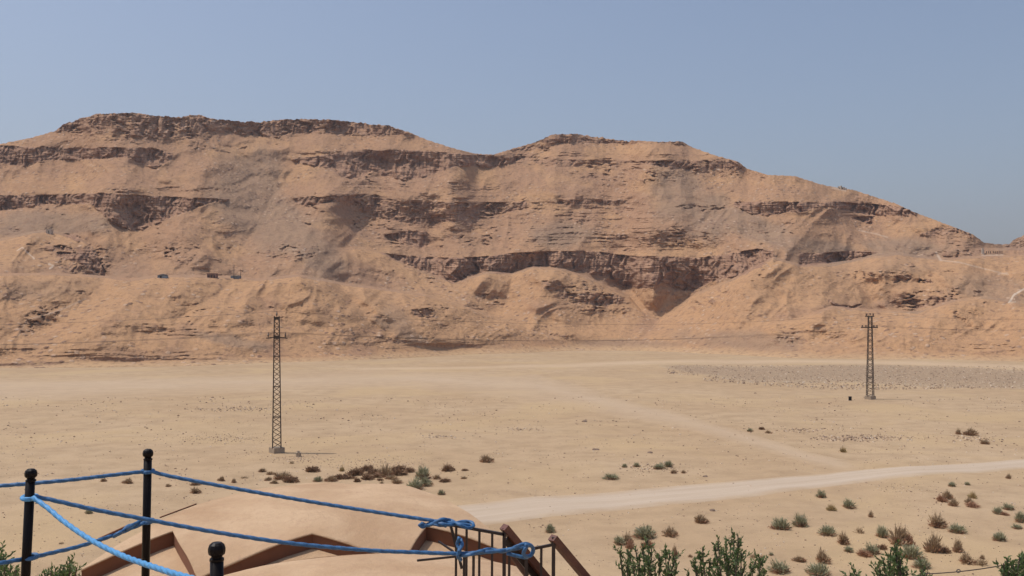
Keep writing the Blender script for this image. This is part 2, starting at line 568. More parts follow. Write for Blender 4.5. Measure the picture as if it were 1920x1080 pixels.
# domain-warped coordinates for ragged outlines
WX = X + 7 * fbm(X / 40, Y / 40, 3, 21) + 2.5 * fbm(X / 9, Y / 9, 2, 22)
WY = Y + 3.0 * fbm(X / 36, Y / 60, 3, 31) + 2.2 * fbm(X / 9, Y / 9, 3, 32)
WYT = Y + 1.3 * fbm(X / 30, Y / 80, 3, 41) + .7 * fbm(X / 6, Y / 14, 2, 42)


def cliff(top, bot, soft=1.4):
    tx, ty = zip(*top); bx, by = zip(*bot)
    t = np.interp(X, tx, ty); b = np.interp(WX, bx, by)
    inx = ss(tx[0] - 3, tx[0] + 3, WX) * (1 - ss(tx[-1] - 3, tx[-1] + 3, WX))
    return ss(-soft * .5, soft * .5, WYT - t) * ss(-soft * .5, soft * .5, b - WY) * inx


SK = [(x, y - 6) for x, y in sky_l if 100 < x < 800]
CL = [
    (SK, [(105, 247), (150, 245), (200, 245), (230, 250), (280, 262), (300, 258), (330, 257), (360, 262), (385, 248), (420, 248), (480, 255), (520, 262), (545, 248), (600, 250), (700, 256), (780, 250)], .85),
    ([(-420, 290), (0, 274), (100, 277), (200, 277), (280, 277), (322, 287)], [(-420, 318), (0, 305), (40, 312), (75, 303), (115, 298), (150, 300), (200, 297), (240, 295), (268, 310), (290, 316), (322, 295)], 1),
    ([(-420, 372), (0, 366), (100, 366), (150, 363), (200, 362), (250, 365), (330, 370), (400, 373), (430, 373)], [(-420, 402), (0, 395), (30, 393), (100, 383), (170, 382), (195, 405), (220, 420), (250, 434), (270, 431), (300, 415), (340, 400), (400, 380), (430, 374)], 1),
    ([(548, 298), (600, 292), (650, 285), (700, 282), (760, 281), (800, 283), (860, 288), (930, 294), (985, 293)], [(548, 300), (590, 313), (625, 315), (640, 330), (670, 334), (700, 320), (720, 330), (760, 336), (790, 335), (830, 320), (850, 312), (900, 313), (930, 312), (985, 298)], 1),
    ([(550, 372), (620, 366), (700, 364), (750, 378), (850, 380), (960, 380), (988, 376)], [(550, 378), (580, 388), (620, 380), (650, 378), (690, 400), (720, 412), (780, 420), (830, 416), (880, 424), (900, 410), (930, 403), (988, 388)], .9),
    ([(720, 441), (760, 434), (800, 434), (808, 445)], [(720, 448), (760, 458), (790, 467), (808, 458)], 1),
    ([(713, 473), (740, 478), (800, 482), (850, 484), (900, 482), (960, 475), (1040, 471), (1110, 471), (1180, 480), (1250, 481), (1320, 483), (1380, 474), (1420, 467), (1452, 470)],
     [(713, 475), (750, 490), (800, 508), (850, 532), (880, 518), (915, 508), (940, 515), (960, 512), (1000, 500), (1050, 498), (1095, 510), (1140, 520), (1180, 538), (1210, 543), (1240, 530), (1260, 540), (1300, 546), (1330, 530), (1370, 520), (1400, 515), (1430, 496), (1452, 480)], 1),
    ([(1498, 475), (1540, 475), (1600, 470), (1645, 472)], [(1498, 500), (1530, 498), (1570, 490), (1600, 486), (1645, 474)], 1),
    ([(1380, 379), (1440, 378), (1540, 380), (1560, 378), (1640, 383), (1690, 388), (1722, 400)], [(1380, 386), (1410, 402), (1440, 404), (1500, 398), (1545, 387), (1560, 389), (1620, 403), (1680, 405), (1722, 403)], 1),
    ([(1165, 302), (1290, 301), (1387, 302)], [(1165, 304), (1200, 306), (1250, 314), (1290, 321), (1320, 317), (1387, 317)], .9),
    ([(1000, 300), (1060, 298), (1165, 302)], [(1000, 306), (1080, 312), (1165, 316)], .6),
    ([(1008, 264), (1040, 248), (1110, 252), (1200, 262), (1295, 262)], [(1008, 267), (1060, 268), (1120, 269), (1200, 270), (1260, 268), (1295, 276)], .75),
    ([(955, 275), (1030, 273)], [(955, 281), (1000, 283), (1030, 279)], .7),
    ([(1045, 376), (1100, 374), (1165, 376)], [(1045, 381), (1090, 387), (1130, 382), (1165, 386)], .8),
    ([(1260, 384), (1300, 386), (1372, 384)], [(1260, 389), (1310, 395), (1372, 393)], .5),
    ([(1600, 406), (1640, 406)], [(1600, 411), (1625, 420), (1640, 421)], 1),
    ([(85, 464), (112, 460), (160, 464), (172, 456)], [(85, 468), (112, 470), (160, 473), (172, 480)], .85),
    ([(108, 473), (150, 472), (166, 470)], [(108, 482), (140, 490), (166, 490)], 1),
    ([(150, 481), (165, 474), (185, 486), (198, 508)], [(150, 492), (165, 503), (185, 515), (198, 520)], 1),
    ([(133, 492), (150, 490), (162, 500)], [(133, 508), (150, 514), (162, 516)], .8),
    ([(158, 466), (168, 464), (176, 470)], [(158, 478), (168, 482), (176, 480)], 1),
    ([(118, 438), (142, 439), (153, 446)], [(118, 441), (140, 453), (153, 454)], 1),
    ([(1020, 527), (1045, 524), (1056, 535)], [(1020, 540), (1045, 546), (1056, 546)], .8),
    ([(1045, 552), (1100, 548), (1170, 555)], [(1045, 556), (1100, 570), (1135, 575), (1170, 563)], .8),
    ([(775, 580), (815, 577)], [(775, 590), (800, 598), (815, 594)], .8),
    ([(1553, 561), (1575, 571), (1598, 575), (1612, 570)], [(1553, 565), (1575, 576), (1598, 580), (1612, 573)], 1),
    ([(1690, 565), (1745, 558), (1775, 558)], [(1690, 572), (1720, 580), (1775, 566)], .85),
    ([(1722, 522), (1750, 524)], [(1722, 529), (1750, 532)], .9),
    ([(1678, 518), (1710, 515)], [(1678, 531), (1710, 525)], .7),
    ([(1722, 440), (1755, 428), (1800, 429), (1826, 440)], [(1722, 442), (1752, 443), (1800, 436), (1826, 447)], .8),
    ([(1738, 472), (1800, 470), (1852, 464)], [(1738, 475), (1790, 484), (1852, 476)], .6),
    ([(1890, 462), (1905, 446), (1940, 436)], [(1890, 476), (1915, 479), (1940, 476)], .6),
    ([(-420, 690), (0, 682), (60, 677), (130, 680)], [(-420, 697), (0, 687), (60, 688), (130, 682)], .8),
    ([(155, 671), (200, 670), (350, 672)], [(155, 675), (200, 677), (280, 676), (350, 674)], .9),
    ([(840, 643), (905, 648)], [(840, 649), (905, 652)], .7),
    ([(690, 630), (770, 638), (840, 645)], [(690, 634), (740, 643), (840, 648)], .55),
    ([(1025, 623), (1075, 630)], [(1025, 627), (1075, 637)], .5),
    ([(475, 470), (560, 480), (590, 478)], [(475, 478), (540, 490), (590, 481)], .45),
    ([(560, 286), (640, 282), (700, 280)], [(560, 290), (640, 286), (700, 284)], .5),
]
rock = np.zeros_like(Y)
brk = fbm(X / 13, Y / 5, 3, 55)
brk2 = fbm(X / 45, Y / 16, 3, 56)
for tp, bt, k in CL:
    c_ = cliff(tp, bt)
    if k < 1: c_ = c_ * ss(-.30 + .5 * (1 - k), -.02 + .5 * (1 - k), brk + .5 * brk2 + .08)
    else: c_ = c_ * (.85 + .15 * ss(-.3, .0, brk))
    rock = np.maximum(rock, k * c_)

# thin broken beds of rock, in zones
yw = Y + 6 * fbm(X / 200, Y / 200, 2, 51)
beds = ss(.16, .34, pn(X / 70, yw / 3.6, 61) + .35 * pn(X / 11, yw / 3, 62))


def blob(cx, cy, rx, ry, a=0.0):
    ca, sa = math.cos(R(a)), math.sin(R(a))
    dx = WX - cx; dy = Y - cy
    u = (dx * ca + dy * sa) / rx; v = (-dx * sa + dy * ca) / ry
    return np.exp(-(u * u + v * v))


bz = np.zeros_like(Y)
for a in [(240, 235, 190, 26), (560, 240, 230, 16), (1050, 300, 130, 22), (840, 395, 150, 38), (1130, 300, 160, 16), (1120, 400, 120, 40), (1040, 440, 130, 26), (1180, 440, 150, 20), (800, 352, 180, 14),
          (1290, 300, 130, 16), (300, 356, 160, 6), (1800, 450, 70, 28), (300, 670, 260, 12), (800, 645, 140, 12), (780, 440, 90, 30), (1900, 465, 60, 22),
          (980, 410, 60, 40), (1230, 460, 110, 16), (60, 665, 160, 14), (330, 620, 100, 14), (1850, 655, 70, 14), (1600, 395, 160, 10), (1520, 625, 80, 14)]:
    bz = np.maximum(bz, blob(*a))
rock = np.maximum(rock, beds * ss(.25, .7, bz) * .38)
# scattered crags
cr1 = ss(.30, .45, fbm(X / 20, Y / 8, 3, 71)) * ss(.02, .3, fbm(X / 110, Y / 60, 2, 72))
rock = np.maximum(rock, cr1 * .55 * (1 - ss(600, 640, Y)))
cz = np.zeros_like(Y)
for a in [(1110, 560, 90, 34, 15), (1740, 560, 80, 24, -8), (1640, 515, 90, 12), (1480, 640, 60, 12), (340, 480, 60, 20, 20), (700, 410, 60, 30), (900, 440, 90, 20), (820, 530, 60, 12, 25), (560, 470, 60, 16),
          (1330, 560, 60, 14, -30), (1250, 445, 100, 22), (160, 490, 60, 30), (250, 250, 120, 24), (300, 230, 200, 18), (600, 235, 180, 12), (400, 270, 50, 30), (900, 560, 60, 20), (280, 615, 50, 9), (80, 600, 60, 25, -30), (1180, 330, 120, 20), (1360, 320, 60, 20)]:
    cz = np.maximum(cz, blob(*a))
cr2 = ss(.12, .28, fbm(X / 11, Y / 5, 3, 73))
rock = np.maximum(rock, cr2 * ss(.3, .8, cz) * .7)
cliffy = rock.copy()

gz = np.zeros_like(Y)
for a in [(450, 380, 60, 90, -30), (520, 420, 110, 60, 20), (110, 415, 150, 26), (60, 430, 90, 20), (1400, 420, 150, 30, 22), (1270, 360, 60, 60, 30), (1400, 640, 150, 22, 4), (1180, 645, 110, 10), (1560, 470, 90, 20, 10),
          (600, 480, 60, 40, 30), (480, 330, 60, 60, 0), (1050, 440, 70, 30), (740, 600, 40, 30, 30), (760, 625, 90, 12, 25), (60, 540, 120, 25), (1860, 540, 90, 30, 10), (1640, 500, 120, 16), (1720, 590, 60, 8), (440, 640, 80, 12, 10), (1330, 400, 60, 50, 35), (1690, 470, 90, 30)]:
    gz = np.maximum(gz, blob(*a))
grey = np.clip(ss(.2, .8, gz + .35 * fbm(X / 50, Y / 30, 3, 81)) * .9, 0, 1)
pale = np.zeros_like(Y)


def seg(pts, wd):
    """distance mask to a polyline"""
    m = np.full(Y.shape, 1e9, np.float32)
    for (ax, ay), (bx, by) in zip(pts, pts[1:]):
        dx, dy = bx - ax, by - ay
        t = np.clip(((X - ax) * dx + (Y - ay) * dy) / (dx * dx + dy * dy), 0, 1)
        m = np.minimum(m, np.hypot(X - ax - t * dx, (Y - ay - t * dy)))
    return m


for pts, wd, k in [([(32, 470), (42, 464), (50, 472), (65, 486)], 1.6, .85), ([(92, 495), (100, 498), (94, 503)], 2.4, .8), ([(1892, 567), (1902, 552), (1922, 541), (1960, 530)], 2.6, .9), ([(1892, 567), (1904, 566), (1900, 556)], 1.3, .6),
                   ([(1755, 474), (1764, 488)], 3, .6), ([(1610, 432), (1640, 438), (1664, 445)], 2, .4), ([(1764, 488), (1800, 492), (1850, 505), (1890, 515)], 2, .4), ([(1840, 479), (1880, 478)], 1.5, .5), ([(1560, 352), (1585, 357)], 3, .5),
                   ([(50, 600), (110, 583), (160, 560)], 2.4, .3), ([(35, 630), (50, 600)], 2, .3), ([(560, 380), (566, 378)], 2, .2), ([(1872, 514), (1888, 512)], 2, .5)]:
    pale = np.maximum(pale, .5 * k * (1 - ss(wd * .3, wd * .95, seg(pts, wd) + .8 * pn(X / 5, Y / 5, 91))))
pale = np.maximum(pale, .35 * ss(.4, .6, fbm(X / 9, Y / 5, 2, 95)) * ss(.4, .8, cz))
hue = np.clip(.38 + .35 * ss(500, 570, Y) + 1.1 * fbm(X / 90, Y / 50, 3, 85), 0, 1)
footm = 1 - ss(0, 1, (y0[None] - Y) / (16 + 8 * fbm(X / 50, Y / 50, 2, 86)))

# slope of the ground at every grid point, in image coordinates
tanE = (HOR - Y) / FOC
base = np.where(Y > 560, .42, .60) * (1 - ss(520, 600, Y)) + .42 * ss(520, 600, Y)
base = base + .10 * fbm(X / 120, Y / 70, 3, 101)
base = base * (.45 + .55 * ss(0, 22, y0[None] - Y))
tanS = base * (1 - cliffy) + 3.6 * cliffy
den = np.maximum(tanS - tanE, .14)
dy = -np.diff(Y, axis=0)
lnD = np.zeros_like(Y)
D0 = EYE * FOC / (y0 - HOR)
lnD[0] = np.log(D0)
lnD[1:] = lnD[0][None] + np.cumsum(dy / FOC / (.5 * (den[1:] + den[:-1])), axis=0)


def gauss1(a, sig):
    # recursive-free wide blur along x by three box passes
    w_ = max(3, int(sig * 1.9) | 1)
    for _ in range(3):
        p = np.pad(a, ((0, 0), (w_ // 2 + 1, w_ // 2)), mode='edge')
        cs = np.cumsum(p, axis=1)
        a = (cs[:, w_:] - cs[:, :-w_]) / w_
    return a


def blurx(a, sig):
    k = int(sig * 3); g = np.exp(-.5 * (np.arange(-k, k + 1) / sig) ** 2); g /= g.sum()
    p = np.pad(a, ((0, 0), (k, k)), mode='edge')
    out = np.zeros_like(a)
    for i, wgt in enumerate(g): out += wgt * p[:, i:i + a.shape[1]]
    return out




def jump(line, J, lo=None, hi=None, fl=90):
    global lnD, grey, hue
    lx, ly = zip(*line)
    yc = np.interp(X, lx, ly) + 1.5 * fbm(X / 30, Y * 0, 3, 111)
    k = np.ones_like(X)
    if lo is not None: k = k * ss(lo, lo + fl, X)
    if hi is not None: k = k * (1 - ss(hi - fl, hi, X))
    lnD = lnD + math.log(J) * k * ss(0, 5, yc - Y)
    # sandier ground on the near side of a crest, stonier wash behind it
    kq = k if J > 1.02 else k * .7
    near = np.exp(-np.maximum(Y - yc, 0) / 55.0) * (Y > yc) * kq
    behind = np.exp(-np.maximum(yc - Y, 0) / 26.0) * (Y <= yc) * kq
    behind = behind * (.55 + .9 * fbm(X / 40, Y / 14, 3, 77))
    grey = np.clip(grey * (1 - .8 * near) + .75 * behind, 0, 1)
    hue = np.clip(hue + .75 * near - .4 * behind, 0, 1)
    # rounded crest
    lnD = lnD + .018 * k * np.exp(-np.maximum(Y - yc, 0) / 13.0)


lnW = gauss1(lnD, 48)
dif = blurx(lnD, 9) - lnW
hp = dif - gauss1(np.ascontiguousarray(dif.T), 26).T
lnD = lnW + hp
kf0 = ss(0, 120, y0[None] - Y)
jump([(-420, 530), (0, 517), (100, 516), (200, 522), (245, 527), (300, 520), (450, 522), (480, 527), (560, 519), (640, 534), (720, 545), (800, 556), (860, 575), (930, 598), (1000, 625), (1080, 648), (1100, 700)], 1.11, None, 1090, 420)
jump([(1380, 650), (1440, 612), (1500, 600), (1560, 578), (1640, 585), (1720, 588), (1790, 566), (1850, 560), (1920, 570), (2340, 570)], 1.09, 1385, None, 300)
jump([(-420, 470), (0, 452), (60, 438), (92, 435), (150, 450), (178, 470), (200, 520)], 1.03, None, 215, 90)
jump([(600, 470), (680, 467), (720, 478), (760, 500), (850, 533), (900, 545)], 1.015, 600, 890, 90)
jump([(1440, 480), (1500, 500), (1600, 492), (1680, 478), (1760, 488), (1920, 480), (2340, 470)], 1.04, 1450, None, 260)
jump([(1845, 470), (2340, 462)], 1.05, 1800, None, 120)


jump([(1180, 660), (1240, 600), (1300, 556), (1370, 528), (1450, 486), (1500, 500), (1560, 500), (1640, 480), (1720, 474)], 1.03, 1190, 1720, 120)
jump([(850, 536), (880, 524), (915, 512), (960, 516), (1000, 503), (1060, 508), (1120, 530), (1180, 560), (1215, 600)], 1.03, 840, 1225, 60)
lnB = lnD.copy()
# spurs, fans and gullies
for pts, wd, amp in [([(75, 303), (60, 345)], 28, .010), ([(240, 297), (235, 345)], 36, .012), ([(165, 384), (170, 430)], 30, .010), ([(700, 322), (640, 372)], 34, .012), ([(745, 332), (760, 370)], 22, .008),
                     ([(915, 508), (870, 580), (900, 640)], 46, .020), ([(1045, 500), (1010, 560), (1000, 610)], 50, .022), ([(1225, 532), (1225, 570)], 18, .012), ([(1450, 482), (1370, 560), (1290, 630)], 60, .014),
                     ([(500, 525), (430, 600), (380, 660)], 60, .020), ([(560, 522), (700, 600), (830, 655)], 60, .018), ([(300, 522), (200, 600), (80, 680)], 60, .018), ([(0, 520), (-80, 640)], 80, .018),
                     ([(640, 480), (600, 520)], 50, .014), ([(420, 440), (360, 500)], 50, .012), ([(600, 395), (560, 470)], 50, .012), ([(1000, 445), (960, 475)], 36, .010), ([(1560, 385), (1480, 470)], 46, .014),
                     ([(1660, 480), (1650, 520)], 60, .012), ([(1560, 582), (1470, 650)], 50, .014), ([(1800, 566), (1700, 660)], 70, .018), ([(1900, 565), (1960, 660)], 60, .015), ([(60, 440), (10, 510)], 46, .016),
                     ([(1240, 270), (1300, 470)], 60, .012), ([(1060, 260), (1020, 360)], 60, .010), ([(420, 250), (330, 430)], 60, .012), ([(1690, 400), (1790, 480)], 50, .012),
                     ([(850, 535), (960, 580), (1180, 640)], 30, -.012), ([(1300, 548), (1240, 595), (1190, 645)], 40, -.015), ([(1180, 540), (1230, 600)], 26, -.014), ([(1590, 510), (1650, 580)], 34, -.014),
                     ([(1720, 590), (1600, 600)], 20, -.008), ([(260, 434), (300, 520)], 40, -.014), ([(560, 300), (450, 470)], 50, -.012), ([(270, 318), (330, 370)], 30, -.010), ([(640, 535), (720, 640)], 36, -.010),
                     ([(1400, 330), (1340, 400), (1560, 490)], 50, -.012), ([(200, 525), (120, 600), (30, 640)], 34, -.012), ([(690, 420), (640, 470)], 34, -.010), ([(440, 530), (330, 600)], 26, -.008), ([(655, 548), (720, 590), (860, 652)], 16, .008), ([(640, 540), (690, 600), (770, 650)], 18, -.008), ([(560, 520), (600, 600), (640, 655)], 24, .008), ([(470, 528), (520, 600), (560, 640)], 22, -.007), ([(1000, 510), (1060, 600)], 22, .007), ([(960, 520), (940, 600)], 20, -.007), ([(1380, 530), (1300, 620)], 20, -.006), ([(1420, 560), (1340, 640)], 20, .007), ([(1560, 385), (1600, 440), (1640, 480)], 24, .008), ([(1300, 300), (1340, 380)], 22, .006), ([(800, 350), (840, 380)], 14, .005), ([(640, 345), (600, 372)], 14, .005), ([(960, 445), (1000, 475)], 14, .005), ([(900, 445), (880, 480)], 16, .005), ([(1100, 440), (1080, 470)], 16, .005)]:
    d = seg(pts, wd)
    lnD = lnD - kf0 * 1.5 * amp * np.exp(-np.abs(d / wd) ** 1.15)

soft = 1 - cliffy
# fans of spurs running down from the crowns of the foothills
for ax, ay, kk, sd, cx, wx, am in [(130, 340, 2.4, 301, 60, 230, .006), (545, 340, 2.9, 302, 600, 330, .0065), (1000, 440, 3.0, 303, 1010, 130, .008), (1600, 340, 3.2, 304, 1640, 330, .0075), (300, 240, 2.4, 305, 300, 200, .005),
                                   (700, 200, 2.4, 306, 720, 200, .005), (1150, 180, 2.6, 307, 1150, 230, .0038), (1500, 250, 2.6, 308, 1500, 160, .0035)]:
    th = (WX - ax) / np.maximum(Y - ay, 20)
    rg = 1 - 2.2 * np.abs(pn(th * kk + .25 * fbm(X / 60, Y / 40, 2, sd + 50), Y / 260, sd))
    wt = np.exp(-((X - cx) / wx) ** 4) * ss(ay + 120, ay + 210, Y)
    if ay < 300: wt = wt * (1 - ss(470, 520, Y))
    lnD -= am * rg * wt * ss(0, 70, y0[None] - Y) * (.35 + .65 * soft)
# broad ravine opening onto the plain
dv = seg([(1300, 545), (1245, 590), (1200, 650), (1180, 700)], 1)
lnD += .030 * np.exp(-(dv / 85) ** 1.3) * ss(0, 90, y0[None] - Y) * ss(545, 610, Y)
gul = np.abs(pn(X / 46 + 1.3 * pn(X / 90, Y / 50, 7), Y / 80 + .5 * pn(X / 60, Y / 60, 9), 121))
lnD += .0060 * (0.5 - gul) * -1 * soft * ss(0, 40, y0[None] - Y)
lnD += .0016 * np.abs(pn(WX / 15 + .8 * pn(X / 40, Y / 25, 17), Y / 30, 123)) * -1 * soft * ss(0, 40, y0[None] - Y)
lnD += .022 * fbm(X / 150, Y / 90, 4, 131)* ss(0, 60, y0[None] - Y)
lnD += .0008 * fbm(X / 9, Y / 7, 3, 133, .6)
lnD += .0009 * fbm(X / 3.4, Y / 3, 2, 135) * (0.35 + ss(0, .3, fbm(X / 60, Y / 40, 2, 136)))
fl1 = np.abs(pn(X / 15 + .8 * pn(X / 20, Y / 14, 15), Y / 70, 141)) + .35 * np.abs(pn(X / 7, Y / 40, 142))
lnD += cliffy * (.011 * (fl1 - .35))
blk = np.floor(3 * pn(X / 34, Y / 90, 151)) / 3
lnD += cliffy * (.007 * blk)
lnD += cliffy * .0016 * fbm(X / 30, Y / 2.2, 2, 152)
# the foot stays on the plain
kf = ss(0, 36, y0[None] - Y)
lnD = lnB + (lnD - lnB) * kf + (np.log(D0) - lnB[0])[None] * (1 - kf)
Dm = np.exp(lnD)
HX = (X - 960) / FOC * Dm; HZ = EYE - (Y - HOR) / FOC * Dm
# apron under the plain, and the far side falling away behind the crest
rows = [np.stack([(XS - 960) / FOC * D0 * k, D0 * k, np.full_like(D0, z)], 1) for k, z in ((.90, -4.0), (.975, -.9))]
P = np.stack([HX, Dm, HZ], 2)
P[0, :, 2] = -.25
last = P[-1]
back = []
for k, zf in ((1.012, .995), (1.05, .95), (1.15, .78), (1.35, .4), (1.6, 0.0)):
    q = last.copy(); q[:, 0] *= k; q[:, 1] *= k; q[:, 2] = q[:, 2] * zf - (1 if zf == 0 else 0)
    back.append(q)
P = np.concatenate([np.stack(rows), P, np.stack(back)], 0)


def ext(a, f=None):
    return np.concatenate([a[:1]] * 2 + [a] + [a[-1:]] * 5, 0)


hills = grid_mesh('hills', P, m_hill, dict(rock=ext(np.clip(rock, 0, 1)), grey=ext(grey), pale=ext(pale), foot=ext(footm), hue=ext(hue)))
tag(hills, kind='structure')


def hill_at(x, y):
    j = int(round((x - XS[0]) / 1.8))
    i = int(np.argmin(np.abs(Y[:, j] - y)))
    return Vector((float(HX[i, j]), float(Dm[i, j]), float(HZ[i, j])))


print('hill far', Dm[-1].min(), Dm[-1].max(), HZ.max())


# ------------------------------------------------------------------ lattice masts
def make_mast(loc, H, wb, wt, rz, rzf, arms, top_arm, fs, fh, lean=0.0):
    root = empty('lattice_mast', loc, rz)
    k = lambda z: (wb + (wt - wb) * z / H) / 2
    corners = ((-1, -1), (1, -1), (1, 1), (-1, 1))
    for sx, sy in corners:
        b = MB(); b.bar((sx * k(0), sy * k(0), fh * .9), (sx * k(H), sy * k(H), H), .085)
        b.build('leg', m_steel, root)
    for a in range(4):
        (x0, y0_), (x1, y1_) = corners[a], corners[(a + 1) % 4]
        b = MB(); n = 26
        for i in range(n):
            z0 = fh + (H - fh) * i / n; z1 = fh + (H - fh) * (i + 1) / n
            p, q = ((x0, y0_), (x1, y1_)) if i % 2 == 0 else ((x1, y1_), (x0, y0_))
            b.bar((p[0] * k(z0), p[1] * k(z0), z0), (q[0] * k(z1), q[1] * k(z1), z1), .055)
            if i % 6 == 5: b.bar((x0 * k(z1), y0_ * k(z1), z1), (x1 * k(z1), y1_ * k(z1), z1), .05)
        b.build('bracing', m_steel, root)
    f = MB(); f.box((0, 0, fh / 2 - .15), (fs, fs, fh + .3), rzf, 0, .97); f.build('foundation', m_conc, root)
    return root


# near mast
p1 = ground_at(519, 849)
mast = make_mast(p1, 12.95, .78, .46, R(12), R(28), None, None, 1.12, .52)
tag(mast, 'tall lattice steel mast on a square concrete block, behind the blue ropes', 'power mast', 'lattice masts on the desert plain')
f = MB()
for s in (-1, 1):
    f.bar((s * .2, 0, 10.95), (s * .98, -.35 * s, 10.86), .10)
    f.bar((s * .24, .25, 10.93), (s * .8, .1, 10.86), .07)
f.box((0, 0, 10.95), (.5, .5, .3), 0)
f.build('crossarm', m_steel, mast)
f = MB(); f.box((0, 0, 12.75), (.5, .5, .28), 0); f.build('head_frame', m_steel, mast)
ins_prof = [(.03, 0), (.03, .12), (.085, .14), (.085, .2), (.05, .22), (.085, .27), (.085, .32), (.04, .36), (.05, .42), (.02, .52)]
tips1 = []
for s in (-1, 1):
    f = MB(); f.lathe(ins_prof, (s * .80, -.28 * s, 10.9), 8); f.build('insulator', m_ins, mast)
f = MB(); f.lathe(ins_prof, (0, 0, 12.9), 8); f.build('insulator', m_ins, mast)
bpy.context.view_layer.update()
Mw = mast.matrix_world
tips1 = [Mw @ Vector((-.80, .28, 11.42)), Mw @ Vector((.80, -.28, 11.42)), Mw @ Vector((0, 0, 13.42))]

p2 = ground_at(1631.5, 749)
mast2 = make_mast(p2, 12.7, .95, .50, R(-8), R(40), None, None, 1.2, .52)
tag(mast2, 'farther lattice mast with two short crossarms, standing before the gravel patch', 'power mast', 'lattice masts on the desert plain')
f = MB()
f.bar((-1.35, 0, 11.0), (1.15, 0, 11.0), .16, .14); f.build('crossarm', m_steel, mast2)
f = MB(); f.bar((-.72, 0, 12.72), (.6, 0, 12.72), .16, .16); f.build('crossarm', m_steel, mast2)
ht_prof = [(.03, 0), (.10, .03), (.10, .08), (.05, .1), (.12, .14), (.12, .2), (.05, .22), (.12, .26), (.12, .32), (.03, .36)]
for x, z in ((-1.15, 11.0), (-.62, 11.0), (.55, 11.0), (1.0, 11.0), (-.55, 12.78), (0, 12.85), (.45, 12.78)):
    f = MB(); f.lathe(ht_prof, (x, 0, z + .02), 8); f.build('insulator', m_ins, mast2)
bpy.context.view_layer.update()
Mw = mast2.matrix_world
tips2 = [Mw @ Vector((-1.15, 0, 11.35)), Mw @ Vector((1.0, 0, 11.35)), Mw @ Vector((0, 0, 13.2))]
left_dir = (p1 - p2); left_dir.normalize()
l_off = Vector((-78, 12, 0)); r_off = Vector((62, 40, 0))


def cable(a, b, sag, label, r=.012):
    pts = [a.lerp(b, t) - Vector((0, 0, 4 * sag * t * (1 - t))) for t in [i / 40 for i in range(41)]]
    f = MB(); f.tube(pts, r, 5)
    o = f.build('power_line', m_wire)
    tag(o, label, 'power line', 'power lines strung between the masts')


names = ['lower cable nearest the hills', 'lower cable on the viewer side', 'topmost cable']
for i, nm in enumerate(names):
    cable(tips1[i], tips2[i], 1.5, 'thin ' + nm + ' hanging between the two lattice masts')
    cable(tips1[i] + l_off + Vector((0, 0, -.6)), tips1[i], 1.2, 'thin ' + nm + ' running left from the near mast out of view')
    cable(tips2[i], tips2[i] + r_off + Vector((0, 0, -.4)), .9, 'thin ' + nm + ' running right from the far mast out of view')

# concrete stub, drum
p = ground_at(559.5, 857)
root = empty('concrete_marker', p)
f = MB(); f.lathe([(.26, -.1), (.25, .38)], n=14); f.build('drum', m_conc, root)
f = MB(); f.lathe([(.12, .38), (.12, .50), (.10, .53)], n=12); f.build('cap', m_conc, root)
tag(root, 'short round concrete stub on the sand just right of the near mast', 'marker')
p = ground_at(1594, 751)
f = MB(); f.lathe([(.24, -.1), (.25, .02), (.235, .05), (.235, .28), (.25, .30), (.235, .33), (.235, .58), (.25, .60), (.22, .61)], n=14)
o = f.build('oil_drum', m_black, loc=p)
tag(o, 'small black upright drum on the sand left of the far mast', 'drum')

# thin poles along the far road
pole_px = [(1478, 664, 18), (1570, 666, 22), (1666, 668, 24), (1762, 668, 24), (1864, 671, 24)]
words = ['leftmost thin pole', 'second thin pole from the left', 'thin pole just right of the far mast', 'fourth thin pole from the left', 'rightmost thin pole']
for (x, y, h), nm in zip(pole_px, words):
    p = ground_at(x, y); hm = h / FOC * p.y
    f = MB(); f.tube([p + Vector((0, 0, -.5)), p + Vector((0, 0, hm))], [.11, .07], 6)
    f.bar(p + Vector((-.5, 0, hm * .93)), p + Vector((.5, 0, hm * .93)), .07)
    o = f.build('roadside_pole', m_steel)
    tag(o, nm + ' beside the far road at the hill foot', 'pole', 'thin poles beside the far road')

# ------------------------------------------------------------------ small buildings on the hills
m_brick = simple('mud_brick', (.235, .13, .09), .9, 0, .25, .8)
m_white = simple('pale_plaster', (.52, .44, .35), .9, 0, .15, .5)
m_blue = simple('faded_blue_sheet', (.20, .24, .27), .7, 0, .3, .6)
m_dark = simple('dark_opening', (.03, .022, .02), .9)


def hut(name, x, y, wpx, hpx, m, label, cat, roof=None, doors=(0,), depth=1.0):
    p = hill_at(x, y); s = p.y / FOC
    Wd, Hh = wpx * s, hpx * s; Dp = max(Wd * .5, 2.0) * depth
    root = empty(name, p)
    b = MB(); b.box((0, Dp * .35, Hh / 2 - 1.0), (Wd, Dp, Hh + 2.0)); b.build('wall', m, root)
    b = MB(); b.box((0, Dp * .35, Hh + .13), (Wd * 1.06, Dp * 1.06, .26)); b.build('roof', roof or m, root)
    for q in doors:
        b = MB(); b.box((q * Wd, Dp * .35 - Dp / 2 - .02, Hh * .36), (Wd * .12, .12, Hh * .7)); b.build('door', m_dark, root)
    tag(root, label, cat)
    return root


hut('brick_hut', 398, 521, 17, 7, m_brick, 'small flat-roofed brown brick hut on the ridge, left of the bluish shelter', 'hut', None, (-.3, 0, .3))
hut('block_house', 92, 438, 9, 7, m_white, 'tiny pale block house on top of the rocky knoll at the far left', 'house', None, (.1,))
